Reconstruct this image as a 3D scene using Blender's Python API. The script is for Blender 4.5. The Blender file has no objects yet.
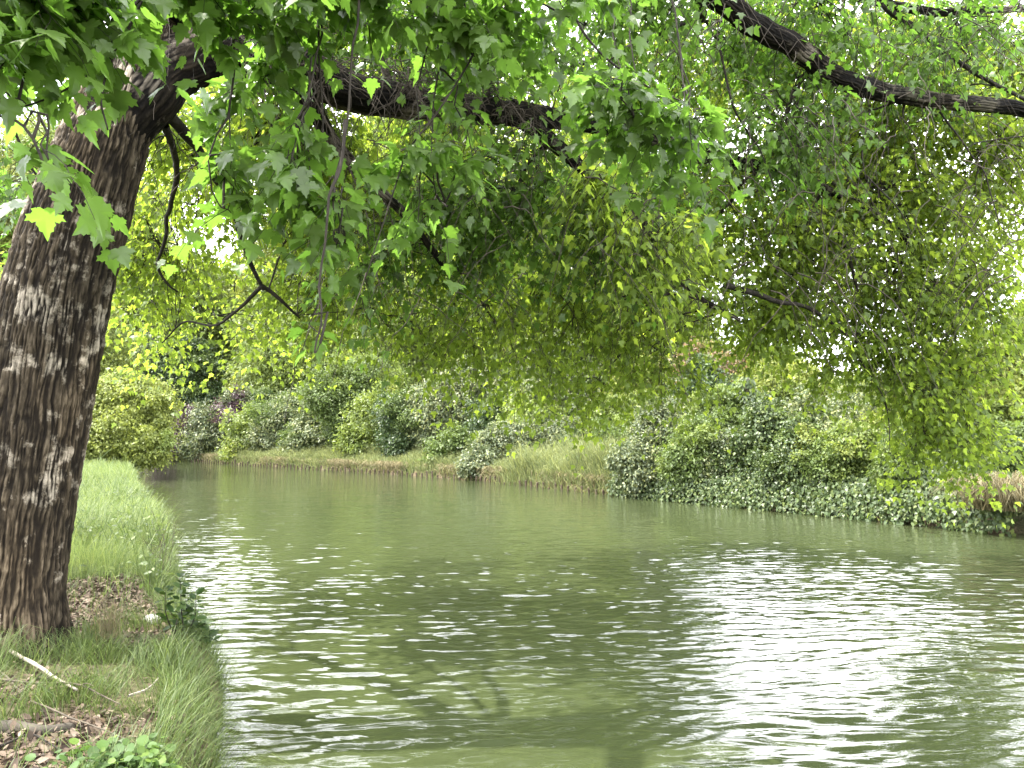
import bpy, math
import numpy as np
from mathutils import Vector

R = math.radians
rng = np.random.default_rng(7)
scene = bpy.context.scene
COL = scene.collection

# ------------------------------------------------------------------ camera, sky, sun, exposure
CAM_Z, F, PITCH = 2.2, 773.0, math.atan(51 / 773.0)
cam = bpy.data.cameras.new("camera")
cam.sensor_width = 36.0
cam.lens = 36.0 * F / 1024.0
cam.clip_start, cam.clip_end = 0.05, 2000.0
cam_o = bpy.data.objects.new("camera", cam)
COL.objects.link(cam_o)
cam_o.location = (0, 0, CAM_Z)
cam_o.rotation_euler = (math.pi / 2 + PITCH, 0, 0)
scene.camera = cam_o

SUN_AZ, SUN_EL = R(-86), R(60)          # azimuth from +Y towards +X
world = bpy.data.worlds.new("World")
scene.world = world
world.use_nodes = True
wn, wl = world.node_tree.nodes, world.node_tree.links
wn.clear()
w_out = wn.new("ShaderNodeOutputWorld")
w_bg = wn.new("ShaderNodeBackground")
w_bg.inputs["Strength"].default_value = 0.13
sky = wn.new("ShaderNodeTexSky")
sky.sky_type = 'NISHITA'
sky.sun_disc = False
sky.sun_elevation = SUN_EL
sky.sun_rotation = SUN_AZ
sky.dust_density = 2.0
w_tc = wn.new("ShaderNodeTexCoord")
w_n = wn.new("ShaderNodeTexNoise")
w_n.inputs["Scale"].default_value = 2.2
w_n.inputs["Detail"].default_value = 7
w_r = wn.new("ShaderNodeMapRange")
w_r.inputs["From Min"].default_value = 0.30
w_r.inputs["From Max"].default_value = 0.55
w_mix = wn.new("ShaderNodeMix")
w_mix.data_type = 'RGBA'
w_mix.inputs["B"].default_value = (15.0, 15.1, 15.7, 1)     # bright white cloud
wl.new(w_tc.outputs["Generated"], w_n.inputs["Vector"])
wl.new(w_n.outputs["Fac"], w_r.inputs["Value"])
wl.new(w_r.outputs["Result"], w_mix.inputs["Factor"])
wl.new(sky.outputs["Color"], w_mix.inputs["A"])
wl.new(w_mix.outputs["Result"], w_bg.inputs["Color"])
wl.new(w_bg.outputs["Background"], w_out.inputs["Surface"])

sun = bpy.data.lights.new("sun", 'SUN')
sun.energy = 3.5
sun.angle = R(0.53)
sun.color = (1.0, 0.95, 0.86)
sun_o = bpy.data.objects.new("sun", sun)
COL.objects.link(sun_o)
sdir = Vector((math.sin(SUN_AZ) * math.cos(SUN_EL), math.cos(SUN_AZ) * math.cos(SUN_EL), math.sin(SUN_EL)))
sun_o.rotation_euler = (-sdir).to_track_quat('-Z', 'Y').to_euler()
sun_o.location = (-30, 0, 60)

scene.view_settings.view_transform = 'Standard'
scene.view_settings.look = 'None'
scene.view_settings.exposure = 2.25
scene.view_settings.gamma = 1.0
scene.view_settings.use_curve_mapping = False
scene.render.engine = 'CYCLES'
cy = scene.cycles
cy.use_denoising = True
cy.max_bounces = 9
cy.diffuse_bounces = 7
cy.glossy_bounces = 3
cy.transmission_bounces = 5
cy.sample_clamp_indirect = 6.0
cy.caustics_reflective = False
cy.caustics_refractive = False

# ------------------------------------------------------------------ helpers
CP, SP = math.cos(PITCH), math.sin(PITCH)


def at(px, py, Y):
    """world point on the ray of a photo pixel at depth Y"""
    xc, yc = (px - 512) / F, (384 - py) / F
    d = np.array([xc, CP - yc * SP, SP + yc * CP])
    return np.array([0, 0, CAM_Z]) + d * (Y / d[1])


def on_ground(px, py, z=0.58):
    xc, yc = (px - 512) / F, (384 - py) / F
    d = np.array([xc, CP - yc * SP, SP + yc * CP])
    return np.array([0, 0, CAM_Z]) + d * ((z - CAM_Z) / d[2])


def norm(v):
    return v / np.maximum(np.linalg.norm(v, axis=-1, keepdims=True), 1e-9)


def hash3(ix, iy, iz, seed):
    h = (ix.astype(np.int64) * 374761393 + iy.astype(np.int64) * 668265263 + iz.astype(np.int64) * 2147483647 + seed * 1274126177) & 0xFFFFFFFF
    h = ((h ^ (h >> 13)) * 1274126177) & 0xFFFFFFFF
    return ((h ^ (h >> 16)) & 0xFFFF) / 65535.0


def vnoise(p, seed=0):
    p = np.asarray(p, float)
    i = np.floor(p)
    f = p - i
    u = f * f * (3 - 2 * f)
    i = i.astype(np.int64)
    r = 0
    for a in (0, 1):
        for b in (0, 1):
            for c in (0, 1):
                w = (u[..., 0] if a else 1 - u[..., 0]) * (u[..., 1] if b else 1 - u[..., 1]) * (u[..., 2] if c else 1 - u[..., 2])
                r = r + w * hash3(i[..., 0] + a, i[..., 1] + b, i[..., 2] + c, seed)
    return r


def fbm(p, seed=0, octs=4):
    p = np.asarray(p, float)
    s, a, t = 0, 0.5, 0
    for o in range(octs):
        s = s + a * vnoise(p * 2 ** o, seed + o)
        t += a
        a *= 0.5
    return s / t


def smooth(a, b, x):
    t = np.clip((x - a) / (b - a), 0, 1)
    return t * t * (3 - 2 * t)


def new_mesh(name, verts, faces_by_n, smooth_shade=False):
    """faces_by_n: list of (M, k) index arrays, each of one polygon size"""
    me = bpy.data.meshes.new(name)
    verts = np.asarray(verts, np.float32)
    faces_by_n = [np.asarray(f, np.int32) for f in faces_by_n if len(f)]
    me.vertices.add(len(verts))
    me.vertices.foreach_set("co", verts.ravel())
    loops = np.concatenate([f.ravel() for f in faces_by_n])
    sizes = np.concatenate([np.full(len(f), f.shape[1], np.int32) for f in faces_by_n])
    starts = np.concatenate([[0], np.cumsum(sizes)[:-1]]).astype(np.int32)
    me.loops.add(len(loops))
    me.loops.foreach_set("vertex_index", loops)
    me.polygons.add(len(sizes))
    me.polygons.foreach_set("loop_start", starts)
    me.polygons.foreach_set("loop_total", sizes)
    if smooth_shade:
        me.polygons.foreach_set("use_smooth", np.ones(len(sizes), bool))
    me.update(calc_edges=True)
    me.validate()
    return me


class MB:
    """collects geometry for ONE mesh"""
    def __init__(s):
        s.v, s.f, s.n = [], {}, 0

    def add(s, v, f):
        v = np.asarray(v, float).reshape(-1, 3)
        if not isinstance(f, list):
            f = [f]
        for a in f:
            a = np.asarray(a, int)
            if len(a):
                s.f.setdefault(a.shape[1], []).append(a + s.n)
        s.v.append(v)
        s.n += len(v)

    def build(s, name, mat, parent=None, origin=(0, 0, 0), smooth_shade=False):
        v = np.concatenate(s.v) - np.asarray(origin, float)
        me = new_mesh(name, v, [np.concatenate(a) for a in s.f.values()], smooth_shade)
        o = bpy.data.objects.new(name, me)
        me.materials.append(mat)
        COL.objects.link(o)
        if parent is not None:
            o.parent = parent
        else:
            o.location = origin
        return o


def empty(name, loc, label, cat, group=None):
    o = bpy.data.objects.new(name, None)
    o.empty_display_size = 0.3
    COL.objects.link(o)
    o.location = loc
    tag(o, label, cat, group)
    return o


def tag(o, label=None, cat=None, group=None, kind=None):
    if label: o["label"] = label
    if cat: o["category"] = cat
    if group: o["group"] = group
    if kind: o["kind"] = kind
    return o


def catmull(pts, n):
    pts = np.asarray(pts, float)
    P = np.vstack([2 * pts[0] - pts[1], pts, 2 * pts[-1] - pts[-2]])
    m = len(pts) - 1
    t = np.linspace(0, m, n)
    i = np.minimum(t.astype(int), m - 1)
    u = (t - i)[:, None]
    a, b, c, d = P[i], P[i + 1], P[i + 2], P[i + 3]
    return 0.5 * (2 * b + (c - a) * u + (2 * a - 5 * b + 4 * c - d) * u ** 2 + (3 * b - a - 3 * c + d) * u ** 3)


def tubes(paths, radii, sides=3):
    """paths (S,K,3), radii (S,K) -> verts, quads; many tubes at once"""
    S, K, _ = paths.shape
    t = norm(np.gradient(paths, axis=1))
    ref = np.where(np.abs(t[..., 2:3]) > 0.9, np.array([1.0, 0, 0]), np.array([0, 0, 1.0]))
    a = norm(np.cross(t, ref))
    b = np.cross(t, a)
    ang = np.arange(sides) * 2 * math.pi / sides
    off = a[:, :, None, :] * np.cos(ang)[None, None, :, None] + b[:, :, None, :] * np.sin(ang)[None, None, :, None]
    v = paths[:, :, None, :] + off * radii[:, :, None, None]
    idx = np.arange(S * K * sides).reshape(S, K, sides)
    nx = np.roll(idx, -1, axis=2)
    q = np.stack([idx[:, :-1], nx[:, :-1], nx[:, 1:], idx[:, 1:]], -1).reshape(-1, 4)
    return v.reshape(-1, 3), q


def tube(pts, r, n=24, sides=8, wob=0.0, seed=0):
    p = catmull(pts, n)
    r = np.interp(np.linspace(0, 1, n), np.linspace(0, 1, len(r)), r)
    if wob:
        j = np.stack([fbm(p * 2.3 + 11 * k, seed + k, 3) - 0.5 for k in range(3)], -1)
        e = np.sin(np.linspace(0, math.pi, n))[:, None]
        p = p + j * wob * e
        r = r * (0.88 + 0.28 * fbm(p * 5, seed + 9, 2))
    v, q = tubes(p[None], r[None], sides)
    cap = np.array([[n * sides - sides + k for k in range(sides)]])
    return v, [q, cap], p


# ------------------------------------------------------------------ materials
def mat(name):
    m = bpy.data.materials.new(name)
    m.use_nodes = True
    nt = m.node_tree
    nt.nodes.clear()
    out = nt.nodes.new("ShaderNodeOutputMaterial")
    return m, nt.nodes, nt.links, out


def ramp(n, stops):
    r = n.new("ShaderNodeValToRGB")
    el = r.color_ramp.elements
    while len(el) < len(stops):
        el.new(0.5)
    for e, (p, c) in zip(el, stops):
        e.position = p
        e.color = (*c, 1)
    return r


def leaf_mat(name, refl, trans, fac=0.45, rough=0.42, spec=0.35, vary=0.35, yellow=None):
    """thin leaf: diffuse + gloss on top, light passing through; hue differs leaf by leaf"""
    m, n, l, out = mat(name)
    geo = n.new("ShaderNodeNewGeometry")
    refl, trans = np.array(refl), np.array(trans)
    yl = np.array(yellow) if yellow is not None else np.array([1.35, 1.12, 0.8])
    r1 = ramp(n, [(0, tuple(refl * (1 - vary))), (0.55, tuple(refl)), (1, tuple(refl * (1 + vary) * yl))])
    r2 = ramp(n, [(0, tuple(trans * (1 - vary))), (0.55, tuple(trans)), (1, tuple(trans * (1 + vary * 0.6) * yl))])
    l.new(geo.outputs["Random Per Island"], r1.inputs["Fac"])
    l.new(geo.outputs["Random Per Island"], r2.inputs["Fac"])
    p = n.new("ShaderNodeBsdfPrincipled")
    p.inputs["Roughness"].default_value = rough
    p.inputs["Specular IOR Level"].default_value = spec
    t = n.new("ShaderNodeBsdfTranslucent")
    l.new(r1.outputs["Color"], p.inputs["Base Color"])
    l.new(r2.outputs["Color"], t.inputs["Color"])
    mx = n.new("ShaderNodeMixShader")
    mx.inputs[0].default_value = fac
    l.new(p.outputs[0], mx.inputs[1])
    l.new(t.outputs[0], mx.inputs[2])
    l.new(mx.outputs[0], out.inputs["Surface"])
    return m


def plain_mat(name, stops, scale=8.0, rough=0.85, bump=0.3, bscale=30.0, stretch=(1, 1, 1), island=False):
    m, n, l, out = mat(name)
    tc = n.new("ShaderNodeTexCoord")
    mp = n.new("ShaderNodeMapping")
    mp.inputs["Scale"].default_value = stretch
    l.new(tc.outputs["Object"], mp.inputs["Vector"])
    nz = n.new("ShaderNodeTexNoise")
    nz.inputs["Scale"].default_value = scale
    nz.inputs["Detail"].default_value = 6
    l.new(mp.outputs[0], nz.inputs["Vector"])
    r = ramp(n, stops)
    if island:
        g = n.new("ShaderNodeNewGeometry")
        l.new(g.outputs["Random Per Island"], r.inputs["Fac"])
    else:
        l.new(nz.outputs["Fac"], r.inputs["Fac"])
    p = n.new("ShaderNodeBsdfPrincipled")
    p.inputs["Roughness"].default_value = rough
    p.inputs["Specular IOR Level"].default_value = 0.25
    l.new(r.outputs["Color"], p.inputs["Base Color"])
    if bump:
        n2 = n.new("ShaderNodeTexNoise")
        n2.inputs["Scale"].default_value = bscale
        n2.inputs["Detail"].default_value = 5
        l.new(mp.outputs[0], n2.inputs["Vector"])
        b = n.new("ShaderNodeBump")
        b.inputs["Strength"].default_value = bump
        b.inputs["Distance"].default_value = 0.03
        l.new(n2.outputs["Fac"], b.inputs["Height"])
        l.new(b.outputs[0], p.inputs["Normal"])
    l.new(p.outputs[0], out.inputs["Surface"])
    return m


M = {}
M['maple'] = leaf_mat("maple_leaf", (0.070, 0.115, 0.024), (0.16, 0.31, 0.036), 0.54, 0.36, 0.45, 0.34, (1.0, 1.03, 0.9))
M['maple_lit'] = leaf_mat("maple_leaf_lit", (0.100, 0.148, 0.030), (0.34, 0.47, 0.052), 0.60, 0.42, 0.35, 0.34, (1.15, 1.06, 0.9))  # brighter copy of the same leaf; the canopy's glow is put into the colour
M['green'] = leaf_mat("leaf_green", (0.085, 0.125, 0.035), (0.13, 0.19, 0.035), 0.35, 0.45, 0.3, 0.3, (1.15, 1.06, 1.0))
M['fresh'] = leaf_mat("leaf_fresh", (0.130, 0.175, 0.046), (0.22, 0.29, 0.05), 0.40, 0.45, 0.3, 0.3, (1.15, 1.06, 1.0))
M['gold'] = leaf_mat("leaf_golden", (0.160, 0.195, 0.045), (0.25, 0.30, 0.05), 0.40, 0.45, 0.3, 0.3, (1.15, 1.06, 1.0))
M['pale'] = leaf_mat("leaf_pale", (0.14, 0.175, 0.085), (0.15, 0.20, 0.08), 0.32)
M['dark'] = leaf_mat("leaf_dark", (0.040, 0.070, 0.024), (0.05, 0.09, 0.02), 0.28)
M['grey'] = leaf_mat("leaf_greygreen", (0.105, 0.135, 0.068), (0.12, 0.16, 0.06), 0.30)
M['purple'] = leaf_mat("leaf_purple", (0.085, 0.060, 0.062), (0.10, 0.06, 0.06), 0.30, yellow=(1.2, 1.0, 1.1))
M['pink'] = leaf_mat("leaf_pinkish", (0.17, 0.13, 0.075), (0.25, 0.19, 0.08), 0.35)
M['ivy'] = leaf_mat("leaf_ivy", (0.062, 0.095, 0.032), (0.07, 0.11, 0.03), 0.25, 0.42, 0.35)
M['sapling'] = leaf_mat("leaf_sapling", (0.030, 0.058, 0.016), (0.06, 0.11, 0.02), 0.30, 0.5, 0.25)
M['herb'] = leaf_mat("leaf_herb", (0.065, 0.12, 0.03), (0.10, 0.18, 0.03), 0.40, 0.5, 0.3)
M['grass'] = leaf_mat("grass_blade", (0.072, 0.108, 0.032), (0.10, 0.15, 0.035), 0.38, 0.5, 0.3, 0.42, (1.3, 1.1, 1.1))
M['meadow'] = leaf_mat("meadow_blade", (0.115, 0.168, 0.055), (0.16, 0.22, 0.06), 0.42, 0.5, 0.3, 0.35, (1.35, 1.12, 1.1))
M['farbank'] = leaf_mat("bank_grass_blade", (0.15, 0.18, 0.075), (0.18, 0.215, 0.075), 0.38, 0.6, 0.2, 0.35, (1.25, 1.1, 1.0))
M['straw'] = leaf_mat("straw_blade", (0.175, 0.155, 0.085), (0.17, 0.15, 0.075), 0.3, 0.6, 0.2, 0.35, (1.2, 1.1, 1.0))
M['litter'] = plain_mat("dead_leaf", [(0, (0.025, 0.018, 0.012)), (0.45, (0.075, 0.053, 0.036)), (0.85, (0.115, 0.085, 0.060)), (1, (0.19, 0.15, 0.11))], island=True, rough=0.8, bump=0)
M['twig'] = plain_mat("twig_bark", [(0.3, (0.010, 0.008, 0.006)), (0.7, (0.028, 0.023, 0.016))], 12)
M['dryt'] = plain_mat("dry_twig", [(0.3, (0.035, 0.028, 0.020)), (0.7, (0.095, 0.078, 0.055))], 12)
M['twig_brown'] = plain_mat("brown_twig", [(0.3, (0.018, 0.014, 0.010)), (0.7, (0.055, 0.044, 0.031))], 12)
M['bough'] = plain_mat("limb_bark", [(0.25, (0.007, 0.006, 0.005)), (0.55, (0.018, 0.015, 0.011)), (0.8, (0.040, 0.035, 0.026))], 7, 0.9, 0.9, 24, (1, 1, 1))
M['wood'] = plain_mat("grey_wood", [(0.3, (0.03, 0.026, 0.019)), (0.7, (0.075, 0.064, 0.048))], 6)
M['palewood'] = plain_mat("pale_wood", [(0.3, (0.17, 0.145, 0.115)), (0.7, (0.32, 0.285, 0.235))], 10)
M['stake'] = plain_mat("wet_stake", [(0.3, (0.03, 0.022, 0.015)), (0.7, (0.08, 0.057, 0.037))], 9)
M['stone'] = plain_mat("pale_stone", [(0.3, (0.28, 0.27, 0.25)), (0.7, (0.46, 0.44, 0.41))], 9, 0.8, 0.4)
M['render'] = plain_mat("pale_render", [(0.3, (0.42, 0.43, 0.44)), (0.7, (0.52, 0.53, 0.54))], 2, 0.9, 0.05)
M['roof'] = plain_mat("orange_tiles", [(0.3, (0.30, 0.11, 0.06)), (0.7, (0.42, 0.19, 0.11))], 6, 0.85, 0.3)


def bark_mat(name, k, lichen):
    m, n, l, out = mat(name)
    tc = n.new("ShaderNodeTexCoord")
    at_ = n.new("ShaderNodeAttribute")
    at_.attribute_name = "ridge"
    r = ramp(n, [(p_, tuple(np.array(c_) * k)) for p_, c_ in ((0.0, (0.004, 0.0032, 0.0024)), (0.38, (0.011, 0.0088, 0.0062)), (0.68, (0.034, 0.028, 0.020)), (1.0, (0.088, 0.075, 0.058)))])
    mp = n.new("ShaderNodeMapping")
    mp.inputs["Scale"].default_value = (1, 1, 0.3)
    l.new(tc.outputs["Object"], mp.inputs["Vector"])
    n1 = n.new("ShaderNodeTexNoise")
    n1.inputs["Scale"].default_value = 40
    n1.inputs["Detail"].default_value = 8
    n1.inputs["Roughness"].default_value = 0.7
    l.new(mp.outputs[0], n1.inputs["Vector"])
    ad = n.new("ShaderNodeMath"); ad.operation = 'MULTIPLY_ADD'
    l.new(n1.outputs["Fac"], ad.inputs[0])
    ad.inputs[1].default_value = 0.9
    sb = n.new("ShaderNodeMath"); sb.operation = 'SUBTRACT'
    l.new(at_.outputs["Fac"], sb.inputs[0]); sb.inputs[1].default_value = 0.45
    l.new(sb.outputs[0], ad.inputs[2])
    l.new(ad.outputs[0], r.inputs["Fac"])
    # grey-white crusts of lichen
    n2 = n.new("ShaderNodeTexNoise")
    n2.inputs["Scale"].default_value = 4.5
    n2.inputs["Detail"].default_value = 9
    n2.inputs["Roughness"].default_value = 0.68
    l.new(tc.outputs["Object"], n2.inputs["Vector"])
    la = n.new("ShaderNodeAttribute"); la.attribute_name = "lichen"
    lm = n.new("ShaderNodeMath"); lm.operation = 'MULTIPLY_ADD'
    l.new(la.outputs["Fac"], lm.inputs[0]); lm.inputs[1].default_value = 0.25
    l.new(n2.outputs["Fac"], lm.inputs[2])
    r2 = n.new("ShaderNodeMapRange")
    r2.inputs["From Min"].default_value = 0.62
    r2.inputs["From Max"].default_value = 0.72
    l.new(lm.outputs[0], r2.inputs["Value"])
    mk = n.new("ShaderNodeMath"); mk.operation = 'MULTIPLY'
    l.new(r2.outputs[0], mk.inputs[0])
    mr = n.new("ShaderNodeMapRange")
    mr.inputs["From Min"].default_value = 0.25; mr.inputs["From Max"].default_value = 0.6
    l.new(at_.outputs["Fac"], mr.inputs["Value"])
    l.new(mr.outputs[0], mk.inputs[1])
    mx = n.new("ShaderNodeMix"); mx.data_type = 'RGBA'
    l.new(mk.outputs[0], mx.inputs["Factor"])
    l.new(r.outputs["Color"], mx.inputs["A"])
    mx.inputs["B"].default_value = (0.30 * lichen, 0.28 * lichen, 0.25 * lichen, 1)
    p = n.new("ShaderNodeBsdfPrincipled")
    p.inputs["Roughness"].default_value = 0.9
    p.inputs["Specular IOR Level"].default_value = 0.15
    n3 = n.new("ShaderNodeTexNoise")
    n3.inputs["Scale"].default_value = 1.9
    n3.inputs["Detail"].default_value = 5
    l.new(mp.outputs[0], n3.inputs["Vector"])
    tone = ramp(n, [(0.30, (0.50, 0.48, 0.41)), (0.5, (0.95, 0.89, 0.78)), (0.68, (1.6, 1.44, 1.22))])
    l.new(n3.outputs["Fac"], tone.inputs["Fac"])
    mt = n.new("ShaderNodeMix"); mt.data_type = 'RGBA'; mt.blend_type = 'MULTIPLY'
    mt.inputs["Factor"].default_value = 1.0
    l.new(mx.outputs["Result"], mt.inputs["A"]); l.new(tone.outputs["Color"], mt.inputs["B"])
    l.new(mt.outputs["Result"], p.inputs["Base Color"])
    b = n.new("ShaderNodeBump")
    b.inputs["Strength"].default_value = 0.9
    b.inputs["Distance"].default_value = 0.012
    l.new(n1.outputs["Fac"], b.inputs["Height"])
    l.new(b.outputs[0], p.inputs["Normal"])
    l.new(p.outputs[0], out.inputs["Surface"])
    return m


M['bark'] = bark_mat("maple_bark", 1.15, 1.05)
M['bark_shaded'] = bark_mat("maple_bark_shaded", 0.22, 0.3)  # darkened copy of the trunk bark; shade under the canopy painted into the colour


def ground_mat():
    m, n, l, out = mat("bank_soil_and_turf")
    tc = n.new("ShaderNodeTexCoord")
    n1 = n.new("ShaderNodeTexNoise"); n1.inputs["Scale"].default_value = 1.3; n1.inputs["Detail"].default_value = 8
    n2 = n.new("ShaderNodeTexNoise"); n2.inputs["Scale"].default_value = 26; n2.inputs["Detail"].default_value = 8
    l.new(tc.outputs["Object"], n1.inputs["Vector"]); l.new(tc.outputs["Object"], n2.inputs["Vector"])
    soil = ramp(n, [(0.3, (0.045, 0.032, 0.020)), (0.55, (0.10, 0.073, 0.047)), (0.75, (0.17, 0.13, 0.09))])
    turf = ramp(n, [(0.3, (0.030, 0.036, 0.016)), (0.7, (0.075, 0.085, 0.038))])
    l.new(n2.outputs["Fac"], soil.inputs["Fac"]); l.new(n2.outputs["Fac"], turf.inputs["Fac"])
    a = n.new("ShaderNodeAttribute"); a.attribute_name = "bare"
    s = n.new("ShaderNodeMath"); s.operation = 'MULTIPLY_ADD'
    l.new(n1.outputs["Fac"], s.inputs[0]); s.inputs[1].default_value = 0.8
    l.new(a.outputs["Fac"], s.inputs[2])
    k = n.new("ShaderNodeMapRange"); k.inputs["From Min"].default_value = 0.55; k.inputs["From Max"].default_value = 0.95
    l.new(s.outputs[0], k.inputs["Value"])
    mx = n.new("ShaderNodeMix"); mx.data_type = 'RGBA'
    l.new(k.outputs[0], mx.inputs["Factor"]); l.new(turf.outputs["Color"], mx.inputs["A"]); l.new(soil.outputs["Color"], mx.inputs["B"])
    p = n.new("ShaderNodeBsdfPrincipled"); p.inputs["Roughness"].default_value = 0.95; p.inputs["Specular IOR Level"].default_value = 0.1
    b = n.new("ShaderNodeBump"); b.inputs["Strength"].default_value = 0.8; b.inputs["Distance"].default_value = 0.04
    l.new(n2.outputs["Fac"], b.inputs["Height"]); l.new(b.outputs[0], p.inputs["Normal"])
    l.new(mx.outputs["Result"], p.inputs["Base Color"]); l.new(p.outputs[0], out.inputs["Surface"])
    return m


def water_mat():
    m, n, l, out = mat("river_water")
    tc = n.new("ShaderNodeTexCoord")
    mp = n.new("ShaderNodeMapping")
    mp.inputs["Rotation"].default_value = (0, 0, R(-8))
    mp.inputs["Scale"].default_value = (0.45, 1, 1)
    l.new(tc.outputs["Object"], mp.inputs["Vector"])
    n1 = n.new("ShaderNodeTexNoise"); n1.inputs["Scale"].default_value = 7.5; n1.inputs["Detail"].default_value = 3; n1.inputs["Roughness"].default_value = 0.55
    l.new(mp.outputs[0], n1.inputs["Vector"])
    b = n.new("ShaderNodeBump"); b.inputs["Strength"].default_value = 0.5; b.inputs["Distance"].default_value = 0.007
    l.new(n1.outputs["Fac"], b.inputs["Height"])
    p = n.new("ShaderNodeBsdfPrincipled")
    p.inputs["Base Color"].default_value = (0.031, 0.039, 0.016, 1)
    p.inputs["Roughness"].default_value = 0.02
    p.inputs["IOR"].default_value = 1.333
    p.inputs["Specular IOR Level"].default_value = 0.5
    mp2 = n.new("ShaderNodeMapping")
    mp2.inputs["Rotation"].default_value = (0, 0, R(-9))
    mp2.inputs["Scale"].default_value = (0.28, 1, 1)
    l.new(tc.outputs["Object"], mp2.inputs["Vector"])
    n2 = n.new("ShaderNodeTexNoise"); n2.inputs["Scale"].default_value = 3.6; n2.inputs["Detail"].default_value = 3; n2.inputs["Distortion"].default_value = 0.4
    l.new(mp2.outputs[0], n2.inputs["Vector"])
    b2 = n.new("ShaderNodeBump"); b2.inputs["Strength"].default_value = 0.8; b2.inputs["Distance"].default_value = 0.032
    l.new(n2.outputs["Fac"], b2.inputs["Height"]); l.new(b.outputs[0], b2.inputs["Normal"])
    l.new(b2.outputs[0], p.inputs["Normal"])
    l.new(p.outputs[0], out.inputs["Surface"])
    return m


# ------------------------------------------------------------------ terrain and river
LBANK = np.array([(3.2, -9), (0.35, -0.6), (-1.9, 5.1), (-2.55, 6.9), (-3.5, 8.3), (-5.3, 12.4), (-7.6, 16.8), (-13.6, 28), (-20.3, 42), (-23.5, 48.5), (-32, 56), (-70, 82), (-130, 118)], float)
RBANK = np.array([(28, -9), (14, 12.5), (11, 17.5), (8.76, 21.3), (3.96, 28.3), (-1.6, 37.8), (-9, 46), (-17, 54), (-25, 63), (-34, 69), (-62, 90), (-120, 132)], float)


def polyline_dist(x, y, P):
    """distance to a polyline and the side (+ = right of its direction)"""
    best = np.full(x.shape, 1e9)
    side = np.zeros(x.shape)
    for a, b in zip(P[:-1], P[1:]):
        d = b - a
        t = np.clip(((x - a[0]) * d[0] + (y - a[1]) * d[1]) / (d @ d), 0, 1)
        dx, dy = x - a[0] - t * d[0], y - a[1] - t * d[1]
        r = np.hypot(dx, dy)
        s = np.sign(d[1] * (x - a[0]) - d[0] * (y - a[1]))
        w = r < best - 1e-9
        best = np.where(w, r, best)
        side = np.where(w, s, side)
    return best, side


def land(x, y):
    """(height, metres from the left edge, metres from the right edge); positive metres = on land"""
    x, y = np.asarray(x, float), np.asarray(y, float)
    dl, sl = polyline_dist(x, y, LBANK)
    dr, sr = polyline_dist(x, y, RBANK)
    dl, dr = -dl * sl, dr * sr
    p = np.stack([x, y, 0 * x], -1)
    wob = (fbm(p * 1.1, 3, 4) - 0.5)
    fine = (fbm(p * 5.0, 5, 3) - 0.5)
    hl = -0.9 + 1.45 * smooth(-0.35, 0.28, dl + wob * 0.28) + 0.10 * smooth(0.2, 4, dl) + wob * 0.12 * smooth(0, 1, dl) + fine * 0.04
    hr = -0.9 + 1.25 * smooth(-0.25, 0.2, dr) + 0.75 * smooth(0.3, 3.5, dr) + wob * 0.35 * smooth(0.5, 4, dr)
    return np.maximum(hl, hr), dl, dr


def gz(x, y):
    return float(land(np.array([x]), np.array([y]))[0][0])


def graded(lo, hi, flo, fhi, fine, grow=1.09, most=12.0):
    c = list(np.arange(flo, fhi + 1e-6, fine))
    s, v = fine, c[-1]
    while v < hi:
        s = min(s * grow, most); v += s; c.append(v)
    s, v = fine, c[0]
    while v > lo:
        s = min(s * grow, most); v -= s; c.insert(0, v)
    return np.array(c)


def grid_faces(nx, ny):
    i = np.arange(nx * ny).reshape(ny, nx)
    return np.stack([i[:-1, :-1], i[:-1, 1:], i[1:, 1:], i[1:, :-1]], -1).reshape(-1, 4)


LITTER = [on_ground(118, 603), on_ground(150, 640), on_ground(95, 590), on_ground(30, 752), on_ground(175, 715), on_ground(40, 690)]


def bare_mask(x, y):
    b = np.zeros(np.shape(x))
    for c, r in zip(LITTER, (0.85, 0.30, 0.75, 0.50, 0.20, 0.26)):
        b = np.maximum(b, 1 - smooth(r * 0.55, r * 1.25, np.hypot(x - c[0], (y - c[1]) * 0.8)))
    return b


def build_ground():
    xs = graded(-600, 600, -7.5, 1.0, 0.085, 1.07, 60)
    ys = graded(-60, 900, 2.5, 10.5, 0.085, 1.05, 60)
    X, Y = np.meshgrid(xs, ys)
    h, dl, dr = land(X, Y)
    me = new_mesh("ground", np.stack([X, Y, h], -1).reshape(-1, 3), [grid_faces(len(xs), len(ys))], True)
    steep = np.maximum((1 - smooth(0.05, 0.3, dl)) * (dl > -1), (1 - smooth(0.2, 0.9, dr)) * (dr > -1))
    bare = np.clip(np.maximum(np.maximum(bare_mask(X, Y) * 0.8, steep * 0.5), 0.34 * (1 - smooth(7.5, 9.5, Y)) * (dl > -1)), 0, 1).ravel()
    a = me.attributes.new("bare", 'FLOAT', 'POINT')
    a.data.foreach_set("value", bare.astype(np.float32))
    o = bpy.data.objects.new("ground", me)
    me.materials.append(ground_mat())
    COL.objects.link(o)
    tag(o, "grassy river banks with bare brown soil patches", kind="structure")


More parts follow.
